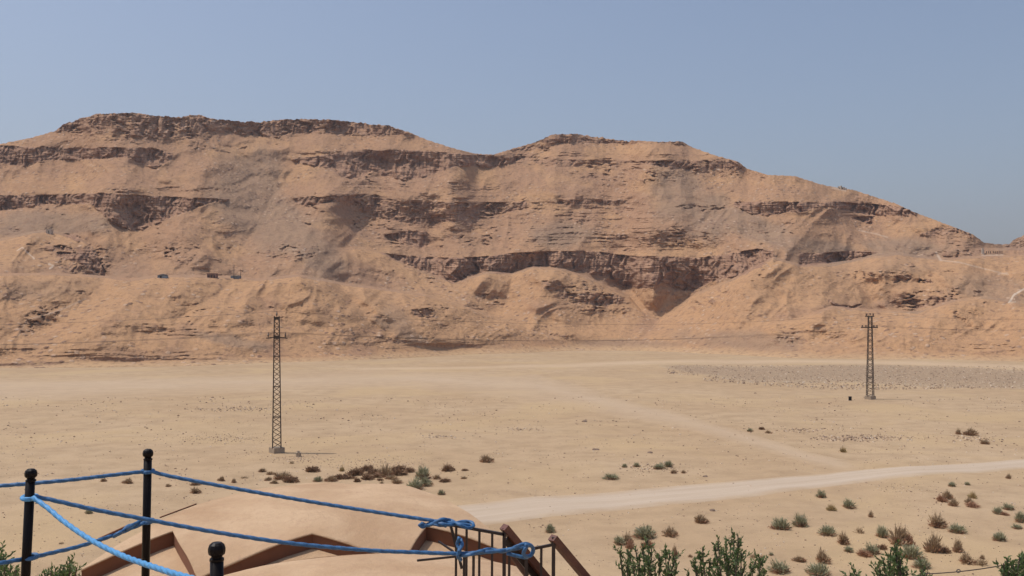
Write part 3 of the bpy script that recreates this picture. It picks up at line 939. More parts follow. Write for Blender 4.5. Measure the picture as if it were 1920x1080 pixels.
# shelter with a sheet roof and two masts
p = hill_at(441, 521.5); s = p.y / FOC
root = empty('sheet_shelter', p)
b = MB(); b.box((0, 1.2, 1.5 * s), (15 * s, 3, 6 * s)); b.build('wall', m_blue, root)
b = MB(); b.box((2 * s, 1.0, 4.8 * s), (10 * s, 3.6, .25)); b.build('roof', m_white, root)
tag(root, 'low blue-grey sheet metal shelter on the ridge right of the brick hut', 'shelter')
for x, h, nm in ((438, 24, 'taller antenna mast rising out of the bluish shelter'), (452, 18, 'shorter antenna mast just right of the bluish shelter')):
    q = hill_at(x, 523)
    b = MB(); b.tube([q - Vector((0, 0, .5)), q + Vector((0, 0, h * s))], [.12, .06], 6)
    b.bar(q + Vector((-.5, 0, h * s * .9)), q + Vector((.5, 0, h * s * .9)), .07)
    o = b.build('antenna_mast', m_steel); tag(o, nm, 'antenna', 'thin antenna masts by the ridge shelter')
# parked vehicle / canopy group at x~305
p = hill_at(306, 520); s = p.y / FOC
root = empty('ridge_tent', p); root.scale = (.5, .5, .42)
b = MB(); b.raw([(-3, -1.4, -1), (3, -1.4, -1), (3, 1.8, -1), (-3, 1.8, -1), (-2.7, -1.2, 1.5), (2.7, -1.2, 1.6), (2.4, 1.6, 1.9), (-2.5, 1.6, 1.8)], [(0, 1, 5, 4), (1, 2, 6, 5), (2, 3, 7, 6), (3, 0, 4, 7)]); b.build('wall', m_blue, root)
b = MB(); b.raw([(-3.2, -1.6, 1.5), (3.2, -1.6, 1.6), (3, 2, 1.9), (-3, 2, 1.8), (0, .2, 2.7)], [(0, 1, 4), (1, 2, 4), (2, 3, 4), (3, 0, 4)]); b.build('roof', m_dark, root)
b = MB(); b.box((-.8, -1.42, .3), (1.1, .1, 1.6)); b.build('door', m_dark, root)
tag(root, 'dark blue-grey tent on the ridge saddle, left of the brick hut', 'tent')
# ruined walls on the skyline
p = hill_at(1577, 354); s = p.y / FOC
root = empty('ruined_hut', p)
b = MB()
for dx, w_, h_ in ((-7, 4, 2), (-3, 3, 4), (1, 2.2, 5.5), (4.5, 3.5, 3.2), (8, 3, 1.8)):
    b.box((dx * s, .6 + .3 * dx % 1, h_ * s / 2 - .8), (w_ * s, 2.2, h_ * s + 1.6), R(5 * dx))
b.build('wall', m_white, root)
b = MB(); b.box((2 * s, -.6, 1.5 * s), (1.0 * s, .2, 2.4 * s)); b.build('door', m_dark, root)
tag(root, 'crumbling pale stone ruin on the skyline of the right-hand hill', 'ruin')
# fence posts on the saddle
for i in range(9):
    x = 1845 + i * 4.2
    q = hill_at(x, 475); s = q.y / FOC
    b = MB(); b.box((0, 0, 2.2 * s - .5), (.9 * s, .9 * s, 4.4 * s + 1.0)); o = b.build('fence_post', m_steel, loc=q)
    tag(o, 'one of nine stubby posts in a row on the saddle at the far right', 'post', 'row of posts on the right-hand saddle')
q = hill_at(1842.0, 475)
b = MB(); b.box((0, 0, .6), (.9, .9, 3.2), 0, 0, .6); o = b.build('stone_pillar', m_white, loc=q)
tag(o, 'whitish stone pillar at the left end of the row of saddle posts', 'pillar')


# ------------------------------------------------------------------ domed roof
def ray(x, y):
    return Vector(((x - 960) / FOC, 1, -(y - HOR) / FOC))


def hit(x, y, c, r):
    d = ray(x, y); o = Vector((0, 0, EYE)) - c
    a = d.dot(d); b = 2 * o.dot(d); cc = o.dot(o) - r * r
    disc = b * b - 4 * a * cc
    if disc < 0: disc = 0
    t = (-b - math.sqrt(disc)) / (2 * a)
    return Vector((0, 0, EYE)) + d * t


def cap_mesh(name, outline, c, r, m, parent, step=.22, thick=None, wob=.012):
    """piece of a sphere over a plan outline"""
    pts = []
    n = len(outline)
    for i in range(n):
        a = Vector(outline[i]).to_2d(); b = Vector(outline[(i + 1) % n]).to_2d()
        k = max(1, int((b - a).length / step))
        for j in range(k): pts.append(a.lerp(b, j / k))
    nb = len(pts)
    edges = [(i, (i + 1) % nb) for i in range(nb)]
    xs = [p.x for p in pts]; ys = [p.y for p in pts]

    def inside(x, y):
        s = False
        for i in range(nb):
            a, b = pts[i], pts[(i + 1) % nb]
            if (a.y > y) != (b.y > y) and x < (b.x - a.x) * (y - a.y) / (b.y - a.y) + a.x: s = not s
        return s
    gx = np.arange(min(xs), max(xs), step); gy = np.arange(min(ys), max(ys), step)
    extra = []
    for a in gx:
        for b in gy:
            if inside(a, b) and min((p.x - a) ** 2 + (p.y - b) ** 2 for p in pts) > (step * .4) ** 2:
                extra.append(Vector((a + random.uniform(-.02, .02), b + random.uniform(-.02, .02))))
    v, e, fcs, *_ = delaunay_2d_cdt(pts + extra, edges, [], 1, 1e-5)
    out = []
    for p in v:
        rr = r * r - (p.x - c.x) ** 2 - (p.y - c.y) ** 2
        z = c.z + math.sqrt(max(rr, .01)) + wob * float(pn(p.x * 1.1, p.y * 1.1, 5)) * 3
        out.append((p.x, p.y, z))
    b = MB(); b.raw(out, [tuple(f) for f in fcs])
    return b.build(name, m, parent, smooth=True), [Vector((p.x, p.y)) for p in pts]


C0 = Vector((-2.4, 12, EYE - 11.36)); R0 = 9.1
house = empty('domed_house', (-2.4, 12, 0))


def loc_par(o, parent):  # keep world placement under the parent
    o.matrix_parent_inverse = Matrix.Translation(-Vector(parent.location))


zig_px = [(152, 1066), (325, 995), (371, 1080), (585, 1003), (757, 1049), (799, 984), (972, 1040)]
zig = [hit(x, y, C0, R0) for x, y in zig_px]
La, Lb = hit(372, 948, C0, R0), hit(152, 1066, C0, R0)
Ra, Rb = hit(862, 952, C0, R0), hit(972, 1040, C0, R0)


def extend(a, b, k):
    a = Vector((a.x, a.y)); b = Vector((b.x, b.y)); d = (a - b).normalized()
    return a + d * k


Lback = extend(La, Lb, 2.0); Rback = extend(Ra, Rb, 2.0)
back_arc = []
for i in range(1, 8):
    t = i / 8
    p = Rback.lerp(Lback, t); back_arc.append(Vector((p.x, p.y + 1.6 * math.sin(math.pi * t))))
outA = [Vector((p.x, p.y)) for p in zig] + [Vector((Ra.x, Ra.y)), Rback] + back_arc + [Lback, Vector((La.x, La.y))]
oA, bA = cap_mesh('roof_shell', outA, C0, R0, m_plaster, house)
loc_par(oA, house)
# fascia under the folded edge
DROP = .17
R1 = R0 - DROP


def zs(p, r): return C0.z + .036 * float(pn(p.x * 1.1, p.y * 1.1, 5)) + math.sqrt(max(.01, r * r - (p.x - C0.x) ** 2 - (p.y - C0.y) ** 2))


f = MB()
edge_pts = []
for a, b in zip(zig, zig[1:]):
    for j in range(12): edge_pts.append(a.lerp(b, j / 12))
edge_pts.append(zig[-1])
for a, b in zip(edge_pts, edge_pts[1:]):
    f.face([(a.x, a.y + .01, zs(a, R1) - .05), (b.x, b.y + .01, zs(b, R1) - .05), (b.x, b.y + .01, zs(b, R0) - .01), (a.x, a.y + .01, zs(a, R0) - .01)])
    # lip so the fold has thickness
oF = f.build('roof_fascia', m_fascia, house); loc_par(oF, house)
f = MB(); f.tube([(p.x, p.y, zs(p, R0) - .012) for p in edge_pts], .010, 8)
oL = f.build('roof_edge', m_plaster, house, smooth=True); loc_par(oL, house)
# lower vault
dL = (Vector((Lb.x, Lb.y)) - Vector((La.x, La.y))).normalized(); dR = (Vector((Rb.x, Rb.y)) - Vector((Ra.x, Ra.y))).normalized()
Lf = Vector((Lb.x, Lb.y)) + dL * 3.0
Rf = Vector((Rb.x, Rb.y)) + dR * 2.2
outC = [Lf, Rf, Vector((Rb.x, Rb.y)), Vector((Ra.x, Ra.y)), Rback] + back_arc + [Lback, Vector((La.x, La.y)), Vector((Lb.x, Lb.y))]
oC, bC = cap_mesh('vault', outC, C0, R1, m_plaster, house, .3); loc_par(oC, house)
f = MB()
for i in range(len(bC)):
    a, b = bC[i], bC[(i + 1) % len(bC)]
    f.face([(a.x, a.y, -.5), (b.x, b.y, -.5), (b.x, b.y, zs(b, R1)), (a.x, a.y, zs(a, R1))])
oW = f.build('wall', m_plaster, house); loc_par(oW, house)
# side coping boards along the left edge of the roof
f = MB()
pa, pb = hit(300, 975, C0, R0), hit(368, 948, C0, R0)
f.bar(pa + Vector((0, 0, .03)), pb + Vector((0, 0, .02)), .014, .014)
oB = f.build('coping', m_fascia, house); loc_par(oB, house)
f = MB()
pa, pb = hit(206, 1016, C0, R0), hit(240, 975 + 30, C0, R0)
f.bar(pa + Vector((-.12, 0, .02)), pb + Vector((-.10, .2, .05)), .02, .05)
oB = f.build('coping', m_fascia, house); loc_par(oB, house)
tag(house, 'large low peach mud-plaster dome with zigzag folded edges, below the blue ropes', 'domed house')

# front dome
C1 = Vector(((690 - 960) / FOC * 8.2, 8.2, 0)); R2 = 6.4
slope = (1037 - HOR) / FOC
C1.z = EYE - slope * 8.2 - R2 * math.sqrt(1 + slope * slope)
fd = empty('front_dome', (C1.x, C1.y, EYE - 4))
out = [Vector((C1.x + 3.4 * math.cos(t), C1.y + 1.35 * math.sin(t))) for t in [2 * math.pi * i / 40 for i in range(40)]]
oD, bD = cap_mesh('shell', out, C1, R2, m_plaster, fd, .16, wob=.006); loc_par(oD, fd)
f = MB()
for i in range(len(bD)):
    a, b = bD[i], bD[(i + 1) % len(bD)]
    za = C1.z + math.sqrt(R2 ** 2 - (a.x - C1.x) ** 2 - (a.y - C1.y) ** 2); zb = C1.z + math.sqrt(R2 ** 2 - (b.x - C1.x) ** 2 - (b.y - C1.y) ** 2)
    f.face([(a.x, a.y, EYE - 4.6), (b.x, b.y, EYE - 4.6), (b.x, b.y, zb), (a.x, a.y, za)])
o = f.build('wall', m_plaster, fd); loc_par(o, fd)
tag(fd, 'smooth low plaster dome nearest the viewer, under the long blue rope', 'dome')

# terrace under the viewer
f = MB(); f.box((-.6, 1.9, EYE - 1.85 - .15), (5.6, 8.9, .30))
o = f.build('terrace_floor', m_plaster); tag(o, kind='structure')
f = MB(); f.box((-.6, 1.9, (EYE - 2.16) / 2), (5.2, 8.5, EYE - 2.16))
o = f.build('terrace_base', m_plaster); tag(o, kind='structure')

# ------------------------------------------------------------------ posts
FL = EYE - 1.85


def post(xt, yt, xb, d, label):
    top = at(xt, yt, d)
    base = Vector(((xb - 960) / FOC * d, d, FL))
    h = top.z - base.z
    root = empty('rope_post', base)
    lean = Vector((top.x - base.x, 0, 0))
    f = MB(); f.lathe([(.060, 0), (.060, .012), (.030, .018)], n=20); f.build('base_plate', m_black, root)
    f = MB(); f.tube([(0, 0, .01), lean * ((h - .07) / h) + Vector((0, 0, h - .07))], .0255, 20); f.build('pole', m_black, root, smooth=True)
    f = MB(); f.lathe([(.0255, -.072), (.028, -.070), (.028, -.062), (.021, -.057), (.021, -.053), (.031, -.044), (.0335, -.034), (.0335, -.022), (.029, -.009), (.018, 0)], n=12)
    f.build('finial', m_black, root, loc=lean + Vector((0, 0, h)))
    tag(root, label, 'post', 'black posts holding the blue ropes')
    return root


post(58, 879, 42, 5.4, 'leaning black metal post at the left edge holding three blue ropes')
post(277.5, 842, 272, 6.2, 'tall slim black post in the middle with ropes meeting at it')
post(406.5, 1017, 406.5, 3.7, 'black post with only its round top showing at the bottom edge')


# ------------------------------------------------------------------ ropes
def catmull(pts, n=24):
    P_ = [pts[0] * 2 - pts[1]] + list(pts) + [pts[-1] * 2 - pts[-2]]
    out = []
    for i in range(1, len(P_) - 2):
        p0, p1_, p2_, p3 = P_[i - 1:i + 3]
        for j in range(n):
            t = j / n
            out.append(.5 * ((2 * p1_) + (p2_ - p0) * t + (2 * p0 - 5 * p1_ + 4 * p2_ - p3) * t * t + (3 * p1_ - p0 - 3 * p2_ + p3) * t ** 3))
    out.append(P_[-2])
    return out


def resample(pts, step):
    out = [pts[0]]; acc = 0
    for a, b in zip(pts, pts[1:]):
        L = (b - a).length
        while acc + L >= step:
            t = (step - acc) / L
            a = a.lerp(b, t); out.append(a); L = (b - a).length; acc = 0
        acc += L
    out.append(pts[-1])
    return out


def rope_mesh(f, pts, r=.0125, step=.006, pitch=.075, n=16):
    pts = resample(catmull([Vector(p) for p in pts]), step)
    tw = 2 * math.pi / pitch
    f.tube(pts, r, n, prof=lambda th, L: .76 + .30 * abs(math.cos(1.5 * (th - tw * L / 1.0 / 3 * 1.0))))


def rope(label, paths, r=.0125, mat=None, **k):
    m_r = mat or m_rope
    f = MB(); rope_mesh(f, paths[0], r, **k)
    if len(paths) == 1:
        o = f.build('blue_rope', m_r, smooth=True)
        tag(o, label, 'rope', 'blue ropes strung along the terrace edge')
        return o
    root = empty('blue_rope', Vector(paths[0][0]))
    o = f.build('strand', m_r, root, smooth=True); loc_par(o, root)
    for p in paths[1:]:
        f = MB(); rope_mesh(f, p, r * .95, **k); o = f.build('knot', m_r, root, smooth=True); loc_par(o, root)
    tag(root, label, 'rope', 'blue ropes strung along the terrace edge')


def pp(*l): return [at(*q) for q in l]


def ring(c, rad, r, tilt=(0, 0), n=20, turns=1.0, rise=0.0):
    out = []
    for i in range(int(n * turns) + 1):
        t = 2 * math.pi * i / n
        out.append(Vector(c) + Vector((rad * math.cos(t), rad * math.sin(t), rise * i / n + tilt[0] * math.cos(t) + tilt[1] * math.sin(t))))
    return out


rope('upper blue rope running left from the middle post, passing behind the leaning post',
     [pp((-420, 940, 5.6), (-150, 922, 5.75), (0, 911, 5.85), (120, 901, 5.95), (200, 892, 6.05), (270, 884, 6.17)),
      ring(at(277, 884.5, 6.2), .037, .01, (0, .004), 20, 1.0, .006)])
rope('upper blue rope sagging right from the middle post to the stair rail',
     [pp((284, 884, 6.18), (330, 895, 6.2), (480, 923, 6.25), (640, 950, 6.3), (790, 973, 6.33), (840, 980, 6.33), (882, 985, 6.35)),
      pp((790, 981, 6.31), (800, 985, 6.33), (812, 982, 6.30), (828, 974, 6.30), (845, 976, 6.37), (862, 984, 6.30), (878, 990, 6.32), (888, 985, 6.38), (880, 978, 6.42), (862, 979, 6.41), (845, 984, 6.3), (828, 982, 6.28), (812, 977, 6.34)),
      pp((786, 983, 6.30), (792, 988, 6.31), (806, 982, 6.33), (820, 984, 6.29), (836, 986, 6.36))])
rope('longest blue rope, from the leaning post across to the looped knot on the stair rail',
     [pp((64, 931, 5.38), (100, 938, 5.40), (180, 956, 5.45), (275, 974, 5.52), (400, 997, 5.6), (540, 1018, 5.7), (680, 1031, 5.8), (790, 1036, 5.88), (860, 1038, 5.92), (900, 1036, 5.95), (950, 1031, 5.98), (990, 1024, 6.0)),
      pp((860, 1042, 5.93), (880, 1040, 5.88), (900, 1034, 5.92), (918, 1030, 6.02), (940, 1034, 6.02), (958, 1030, 5.94), (975, 1022, 5.92), (990, 1020, 5.98), (999, 1028, 6.05), (996, 1040, 6.03), (983, 1045, 5.98), (965, 1041, 5.97), (950, 1038, 5.98)),
      pp((985, 1022, 5.9), (997, 1024, 5.95), (1000, 1034, 5.97), (992, 1043, 5.96), (982, 1040, 5.92), (984, 1030, 5.9), (990, 1022, 5.92)),
      pp((861, 1008, 5.9), (858, 1020, 5.92), (862, 1032, 5.9), (858, 1042, 5.9), (864, 1050, 5.96)),
      pp((864, 1012, 5.94), (866, 1022, 5.9), (860, 1034, 5.88))])
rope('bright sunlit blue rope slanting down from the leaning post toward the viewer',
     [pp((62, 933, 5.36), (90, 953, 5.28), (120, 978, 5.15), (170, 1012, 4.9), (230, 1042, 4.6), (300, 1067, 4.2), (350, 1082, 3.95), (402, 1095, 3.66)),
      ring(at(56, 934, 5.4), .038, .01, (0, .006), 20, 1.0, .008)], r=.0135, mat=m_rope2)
rope('lower blue rope, knotted at the middle post, running down left past the leaning post',
     [pp((274, 979, 6.17), (250, 989, 6.1), (215, 1003, 6.0), (150, 1024, 5.75), (100, 1036, 5.6), (60, 1045, 5.46), (0, 1056, 5.3), (-120, 1075, 5.1), (-400, 1105, 4.8)),
      pp((268, 972, 6.2), (258, 980, 6.13), (246, 986, 6.02), (234, 994, 6.06), (222, 1000, 5.94), (214, 1006, 5.97)),
      pp((250, 984, 6.13), (238, 988, 6.08), (226, 1000, 6.04), (212, 1004, 6.02)),
      ring(at(277, 978, 6.2), .037, .01, (0, .006), 20, 1.0, .006), ring(at(58, 1045, 5.42), .034, .01, (0, .006), 20, 1.0, .006)])

# ------------------------------------------------------------------ stair railing
rail = empty('stair_railing', at(940, 1120, 6.4))


def part(mb, name, m, smooth=False):
    o = mb.build(name, m, rail, smooth=smooth); loc_par(o, rail); return o


D_ = 6.4
f = MB(); f.bar(at(846, 984, D_), at(945, 1002, D_), .024, .018); part(f, 'top_rail', m_rail)
f = MB(); f.bar(at(998, 1029, D_ + .05), at(1038, 1021, D_ + .05), .02, .018); part(f, 'top_rail', m_rail)
f = MB(); f.bar(at(782, 1051, 5.95), at(980, 1030.5, 6.12), .013, .012); part(f, 'lower_rail', m_rail)
for x, yt, yb in ((855.5, 987, 1150), (875, 990, 1160), (899, 994, 1160), (923, 999, 1160)):
    f = MB(); f.bar(at(x, yt, D_), at(x - 1, yb, D_), .016); part(f, 'baluster', m_rail)
for x, yt, yb, d in ((870.5, 1044, 1150, 6.03), (888, 1042, 1150, 6.05), (955, 1035, 1160, 6.15), (1015, 1027, 1160, 6.45), (987, 1048, 1160, 6.3)):
    f = MB(); f.bar(at(x, yt, d), at(x - 1, yb, d), .017 if x != 987 else .022); part(f, 'baluster', m_rail)
f = MB(); f.bar(at(845, 985, D_), at(866, 1066, D_), .018); part(f, 'brace', m_rail)
f = MB(); f.bar(at(945.5, 990, D_), at(945, 1170, D_), .024); part(f, 'newel_post', m_rail)
f = MB(); f.bar(at(1038, 1007, D_ + .05), at(1037, 1170, D_ + .05), .024); part(f, 'newel_post', m_rail)
f = MB(); f.bar(at(945, 988, D_), at(1046, 1110, D_ + .25), .06, .045); part(f, 'handrail', m_hand)
f = MB(); f.bar(at(1036, 1008, D_ + .05), at(1120, 1108, D_ + .3), .06, .045); part(f, 'handrail', m_hand)
f = MB(); f.bar(at(953, 1034, D_ + .2), at(988, 1080, D_ + .35), .022, .03); part(f, 'stringer', m_hand)
f = MB(); f.bar(at(948, 1012, D_ + .02), at(1030, 1112, D_ + .27), .012, .05); part(f, 'stringer', m_rail)
f = MB(); f.bar(at(822, 1015, 6.9), at(850, 1034, 6.8), .012, .012); part(f, 'tie_rod', m_rail)
tag(rail, 'dark iron stair railing with thin balusters and sloping brown handrails, rope tied on', 'railing')
# upright strip of shade-toned wall at the right gable
m_fas = m_fascia

# ------------------------------------------------------------------ scrub
def shrub_mesh(name, kind, seed):
    rd = random.Random(seed)
    b = MB()
    n = {'g': 620, 'b': 520, 'm': 620, 'y': 320, 's': 170, 'r': 420}[kind]
    flat = {'g': .62, 'b': .55, 'm': .38, 'y': .6, 's': .7, 'r': .42}[kind]
    lob = [(rd.uniform(-.32, .32), rd.uniform(-.32, .32), rd.uniform(.5, 1.0)) for _ in range(4)] + [(0, 0, 1.0)]
    for i in range(n):
        cx, cy, ch = rd.choice(lob)
        th = rd.uniform(0, 2 * math.pi); el = math.asin(rd.uniform(.08, 1))
        d = Vector((math.cos(th) * math.cos(el), math.sin(th) * math.cos(el), math.sin(el)))
        L = .42 * rd.uniform(.55, 1.12)
        z = ch * flat * 1.7
        tip = Vector((cx * .8 + d.x * L, cy * .8 + d.y * L, max(.01, d.z * L * z)))
        st = Vector((cx * .5 + d.x * L * rd.uniform(0, .65), cy * .5 + d.y * L * rd.uniform(0, .65), max(0.0, d.z * L * z * rd.uniform(0, .6))))
        ax = (tip - st)
        if ax.length < .02: continue
        sd = ax.cross(Vector((rd.uniform(-1, 1), rd.uniform(-1, 1), rd.uniform(-1, 1)))).normalized() * rd.uniform(.006, .016)
        md = st.lerp(tip, .6)
        low = tip.z < .16
        mi = 1 if (kind in 'gb' and (low and rd.random() < .6)) else 0
        b.face([st - sd * .4, md - sd * 1.6, tip, md + sd * 1.6], mi)
        if rd.random() < .55:
            k = rd.uniform(.02, .05)
            o1 = Vector((rd.uniform(-1, 1), rd.uniform(-1, 1), rd.uniform(-.3, 1))).normalized() * k
            o2 = o1.cross(Vector((rd.uniform(-1, 1), rd.uniform(-1, 1), 1))).normalized() * k * .4
            b.face([tip, tip + o1 * .5 + o2, tip + o1, tip + o1 * .5 - o2], mi)
    mats = {'g': [m_sg, m_sr], 'b': [m_sb, m_sr], 'm': [m_sm], 'y': [m_sy], 's': [m_sb], 'r': [m_sr]}[kind]
    return b.build(name, mats)


SH = [
    (494, 884, 18, 6, 'b'), (507, 889, 18, 5, 'b'), (531, 898, 32, 13, 'b'), (545, 904, 26, 11, 'm'), (504, 900, 14, 6, 'b'), (515, 906, 14, 6, 'b'), (586, 885, 23, 10, 'm'), (598, 903, 16, 9, 'g'),
    (622, 903, 22, 10, 'b'), (638, 899, 28, 9, 'm'), (655, 898, 22, 5, 'm'), (672, 892, 34, 13, 'm'), (688, 884, 26, 9, 'm'), (704, 889, 28, 8, 'm'), (706, 897, 26, 7, 'm'), (726, 896, 38, 20, 'b'),
    (744, 892, 30, 11, 'm'), (752, 884, 34, 9, 'm'), (769, 886, 24, 7, 'm'), (686, 901, 24, 10, 'm'), (668, 906, 14, 8, 'm'), (716, 914, 14, 10, 'b'), (743, 908, 20, 8, 'b'), (733, 900, 22, 7, 'b'), (713, 903, 16, 4, 'm'),
    (790, 899, 24, 22, 'g'), (797, 912, 26, 15, 'g'), (776, 920, 36, 20, 'g'), (803, 910, 18, 8, 'b'), (838, 887, 27, 12, 'm'), (816, 900, 17, 8, 'b'), (835, 904, 20, 6, 'm'), (870, 887, 14, 4, 'm'), (872, 900, 13, 4, 'b'),
    (911, 870, 25, 12, 'b'), (828, 929, 14, 9, 'g'), (642, 884, 12, 8, 'y'), (547, 871, 9, 6, 's'),
    (241, 908, 19, 9, 'b'), (195, 904, 15, 6, 'b'), (168, 966, 12, 8, 'g'), (365, 909, 24, 5, 'm'), (364, 923, 23, 10, 'b'), (315, 913, 10, 5, 'b'), (416, 901, 13, 8, 'b'), (438, 904, 11, 8, 'b'), (457, 896, 17, 4, 's'), (114, 1022, 10, 4, 's'),
    (1149, 901, 30, 9, 'g'), (1172, 880, 9, 7, 'g'), (1193, 879, 11, 8, 'g'), (1234, 883, 23, 10, 'g'), (1255, 879, 15, 11, 'g'), (1263, 890, 11, 7, 'b'), (1283, 890, 9, 6, 'b'),
    (1313, 980, 27, 15, 'b'), (1160, 1018, 24, 15, 'g'), (1174, 1017, 22, 19, 'b'), (1213, 1007, 39, 21, 'g'), (1256, 1004, 29, 15, 'b'), (1217, 1023, 27, 13, 'r'), (1182, 1026, 16, 16, 'r'), (1462, 990, 33, 20, 'g'), (1504, 984, 27, 22, 'g'),
    (1265, 1042, 11, 20, 'b'), (1294, 1043, 9, 5, 'b'), (1465, 1072, 36, 21, 'g'), (1412, 1044, 14, 8, 's'), (1429, 1044, 10, 6, 's'), (1447, 1040, 8, 6, 'g'), (1498, 1051, 22, 10, 'b'), (1032, 994, 20, 15, 'g'),
    (1542, 934, 17, 13, 'g'), (1560, 957, 17, 12, 'y'), (1590, 952, 24, 16, 'g'), (1634, 968, 11, 11, 'b'), (1611, 999, 17, 12, 's'), (1554, 1003, 31, 17, 'g'), (1579, 1018, 25, 20, 'b'), (1591, 1032, 16, 10, 'g'), (1541, 1052, 26, 24, 'b'),
    (1506, 1051, 18, 7, 'r'), (1538, 1078, 38, 22, 'g'), (1653, 1008, 22, 21, 'g'), (1680, 1022, 40, 34, 'b'), (1700, 1022, 24, 22, 'r'), (1621, 1041, 24, 13, 'r'), (1638, 1037, 26, 18, 'g'), (1657, 1029, 19, 8, 'm'), (1706, 1047, 40, 24, 'g'),
    (1753, 986, 36, 22, 'b'), (1752, 1036, 30, 32, 'b'), (1771, 1035, 26, 10, 'm'), (1794, 1036, 22, 23, 'b'), (1776, 941, 19, 15, 'b'), (1766, 946, 18, 13, 'r'), (1791, 954, 20, 13, 'b'), (1824, 938, 15, 12, 'y'), (1817, 950, 17, 12, 'b'), (1824, 956, 28, 9, 'r'),
    (1786, 917, 14, 8, 'g'), (1813, 914, 10, 6, 'g'), (1893, 900, 10, 9, 'b'), (1872, 968, 15, 13, 'g'), (1884, 970, 14, 7, 'r'), (1893, 960, 20, 11, 'g'), (1793, 997, 28, 15, 'g'), (1914, 981, 26, 18, 'g'), (1909, 992, 17, 8, 'g'), (1876, 1012, 25, 15, 'g'),
    (1811, 1057, 28, 19, 'b'), (1838, 1060, 24, 13, 's'), (1732, 1066, 30, 17, 'g'), (1842, 1049, 8, 8, 'b'),
    (1797, 813, 13, 10, 'b'), (1821, 814, 27, 12, 'b'), (1847, 832, 15, 9, 'b'), (1580, 846, 15, 9, 'y'), (1405, 808, 11, 6, 'g'), (1440, 810, 14, 5, 'b'), (1428, 804, 10, 5, 'm'),
]


def zone_of(x, y):
    if y < 860: return ('on the plain below the far mast', 'shrubs on the open plain')
    if x < 470: return ('beyond the two left rope posts', 'shrubs beyond the rope posts')
    if x < 960: return ('in the scrub just beyond the dome', 'shrubs beyond the dome')
    if y < 905 and x < 1400: return ('just above the pale road', 'shrubs above the pale road')
    if x < 1345: return ('behind the treetop beside the railing', 'shrubs right of the stairs')
    if x < 1530: return ('right of the tallest treetop', 'shrubs right of the tall treetop')
    if x < 1740: return ('around the small treetop at lower right', 'shrubs near the small treetop')
    return ('near the right picture edge', 'shrubs by the right edge')


kname = {'g': 'grey-green bushy', 'b': 'brown dry bushy', 'm': 'dark brown mat-like', 'y': 'straw-yellow', 's': 'sparse twiggy', 'r': 'rust-coloured low'}
ordn = ['first', 'second', 'third', 'fourth', 'fifth', 'sixth', 'seventh', 'eighth', 'ninth', 'tenth', 'eleventh', 'twelfth', 'thirteenth', 'fourteenth', 'fifteenth', 'sixteenth']
prot = {}
for k in 'gbmysr':
    for v_ in range(3): prot[(k, v_)] = [shrub_mesh('desert_shrub', k, 100 * ord(k) + v_), False]
buckets = {}
for s in SH: buckets.setdefault((zone_of(s[0], s[1])[0], s[4]), []).append(s)
for i, (x, y, wp, hp, k) in enumerate(SH):
    zt, zg = zone_of(x, y)
    lst = sorted(buckets[(zt, k)], key=lambda q: q[0])
    idx = lst.index((x, y, wp, hp, k))
    if len(lst) == 1: lab = f'only {kname[k]} shrub {zt}'
    elif idx == len(lst) - 1: lab = f'rightmost {kname[k]} shrub {zt}'
    elif idx == 0: lab = f'leftmost {kname[k]} shrub {zt}'
    else: lab = f'{ordn[idx]} from left of the {kname[k]} shrubs {zt}'
    src, used = prot[(k, i % 3)]
    o = src if not used else src.copy()
    if used: COL.objects.link(o)
    prot[(k, i % 3)][1] = True
    p = ground_at(x, y); s = p.y / FOC
    o.location = p - Vector((0, 0, .01))
    fl = {'g': .70, 'b': .62, 'm': .45, 'y': .68, 's': .75, 'r': .48}[k]
    if 'ext' not in o.data:
        zz = np.array([v.co[:] for v in o.data.vertices]); o.data['ext'] = [float(np.percentile(np.abs(zz[:, 0]), 96)), float(np.percentile(zz[:, 2], 97))]
    ex = o.data['ext']
    o.scale = (wp * s * .52 / ex[0], wp * s * .48 / ex[0], hp * s * .98 / ex[1])
    o.rotation_euler = (0, 0, rng.uniform(0, 6.28))
    tag(o, lab, 'shrub', zg)
for kk, (o, used) in prot.items():
    if not used: bpy.data.objects.remove(o)


# ------------------------------------------------------------------ stones
def stones(name, pts, kind):
    b = MB()
    for (x, y, z, r) in pts:
        a = random.uniform(0, 3); ca, sa = math.cos(a) * r, math.sin(a) * r
        e = random.uniform(.6, 1); h = random.uniform(.5, .9) * r
        q = [(ca, sa), (-sa * e, ca * e), (-ca * .9, -sa * .9), (sa * e, -ca * e)]
        vs = [(x + u, y + v, z - .02) for u, v in q] + [(x + u * .6 + random.uniform(-.2, .2) * r, y + v * .6, z + h * random.uniform(.7, 1)) for u, v in q]
        b.raw(vs, [(0, 1, 5, 4), (1, 2, 6, 5), (2, 3, 7, 6), (3, 0, 4, 7), (4, 5, 6, 7)])
    o = b.build(name, m_stone)
    tag(o, kind='stuff', label='countless small loose stones scattered over the sand', cat='stones')


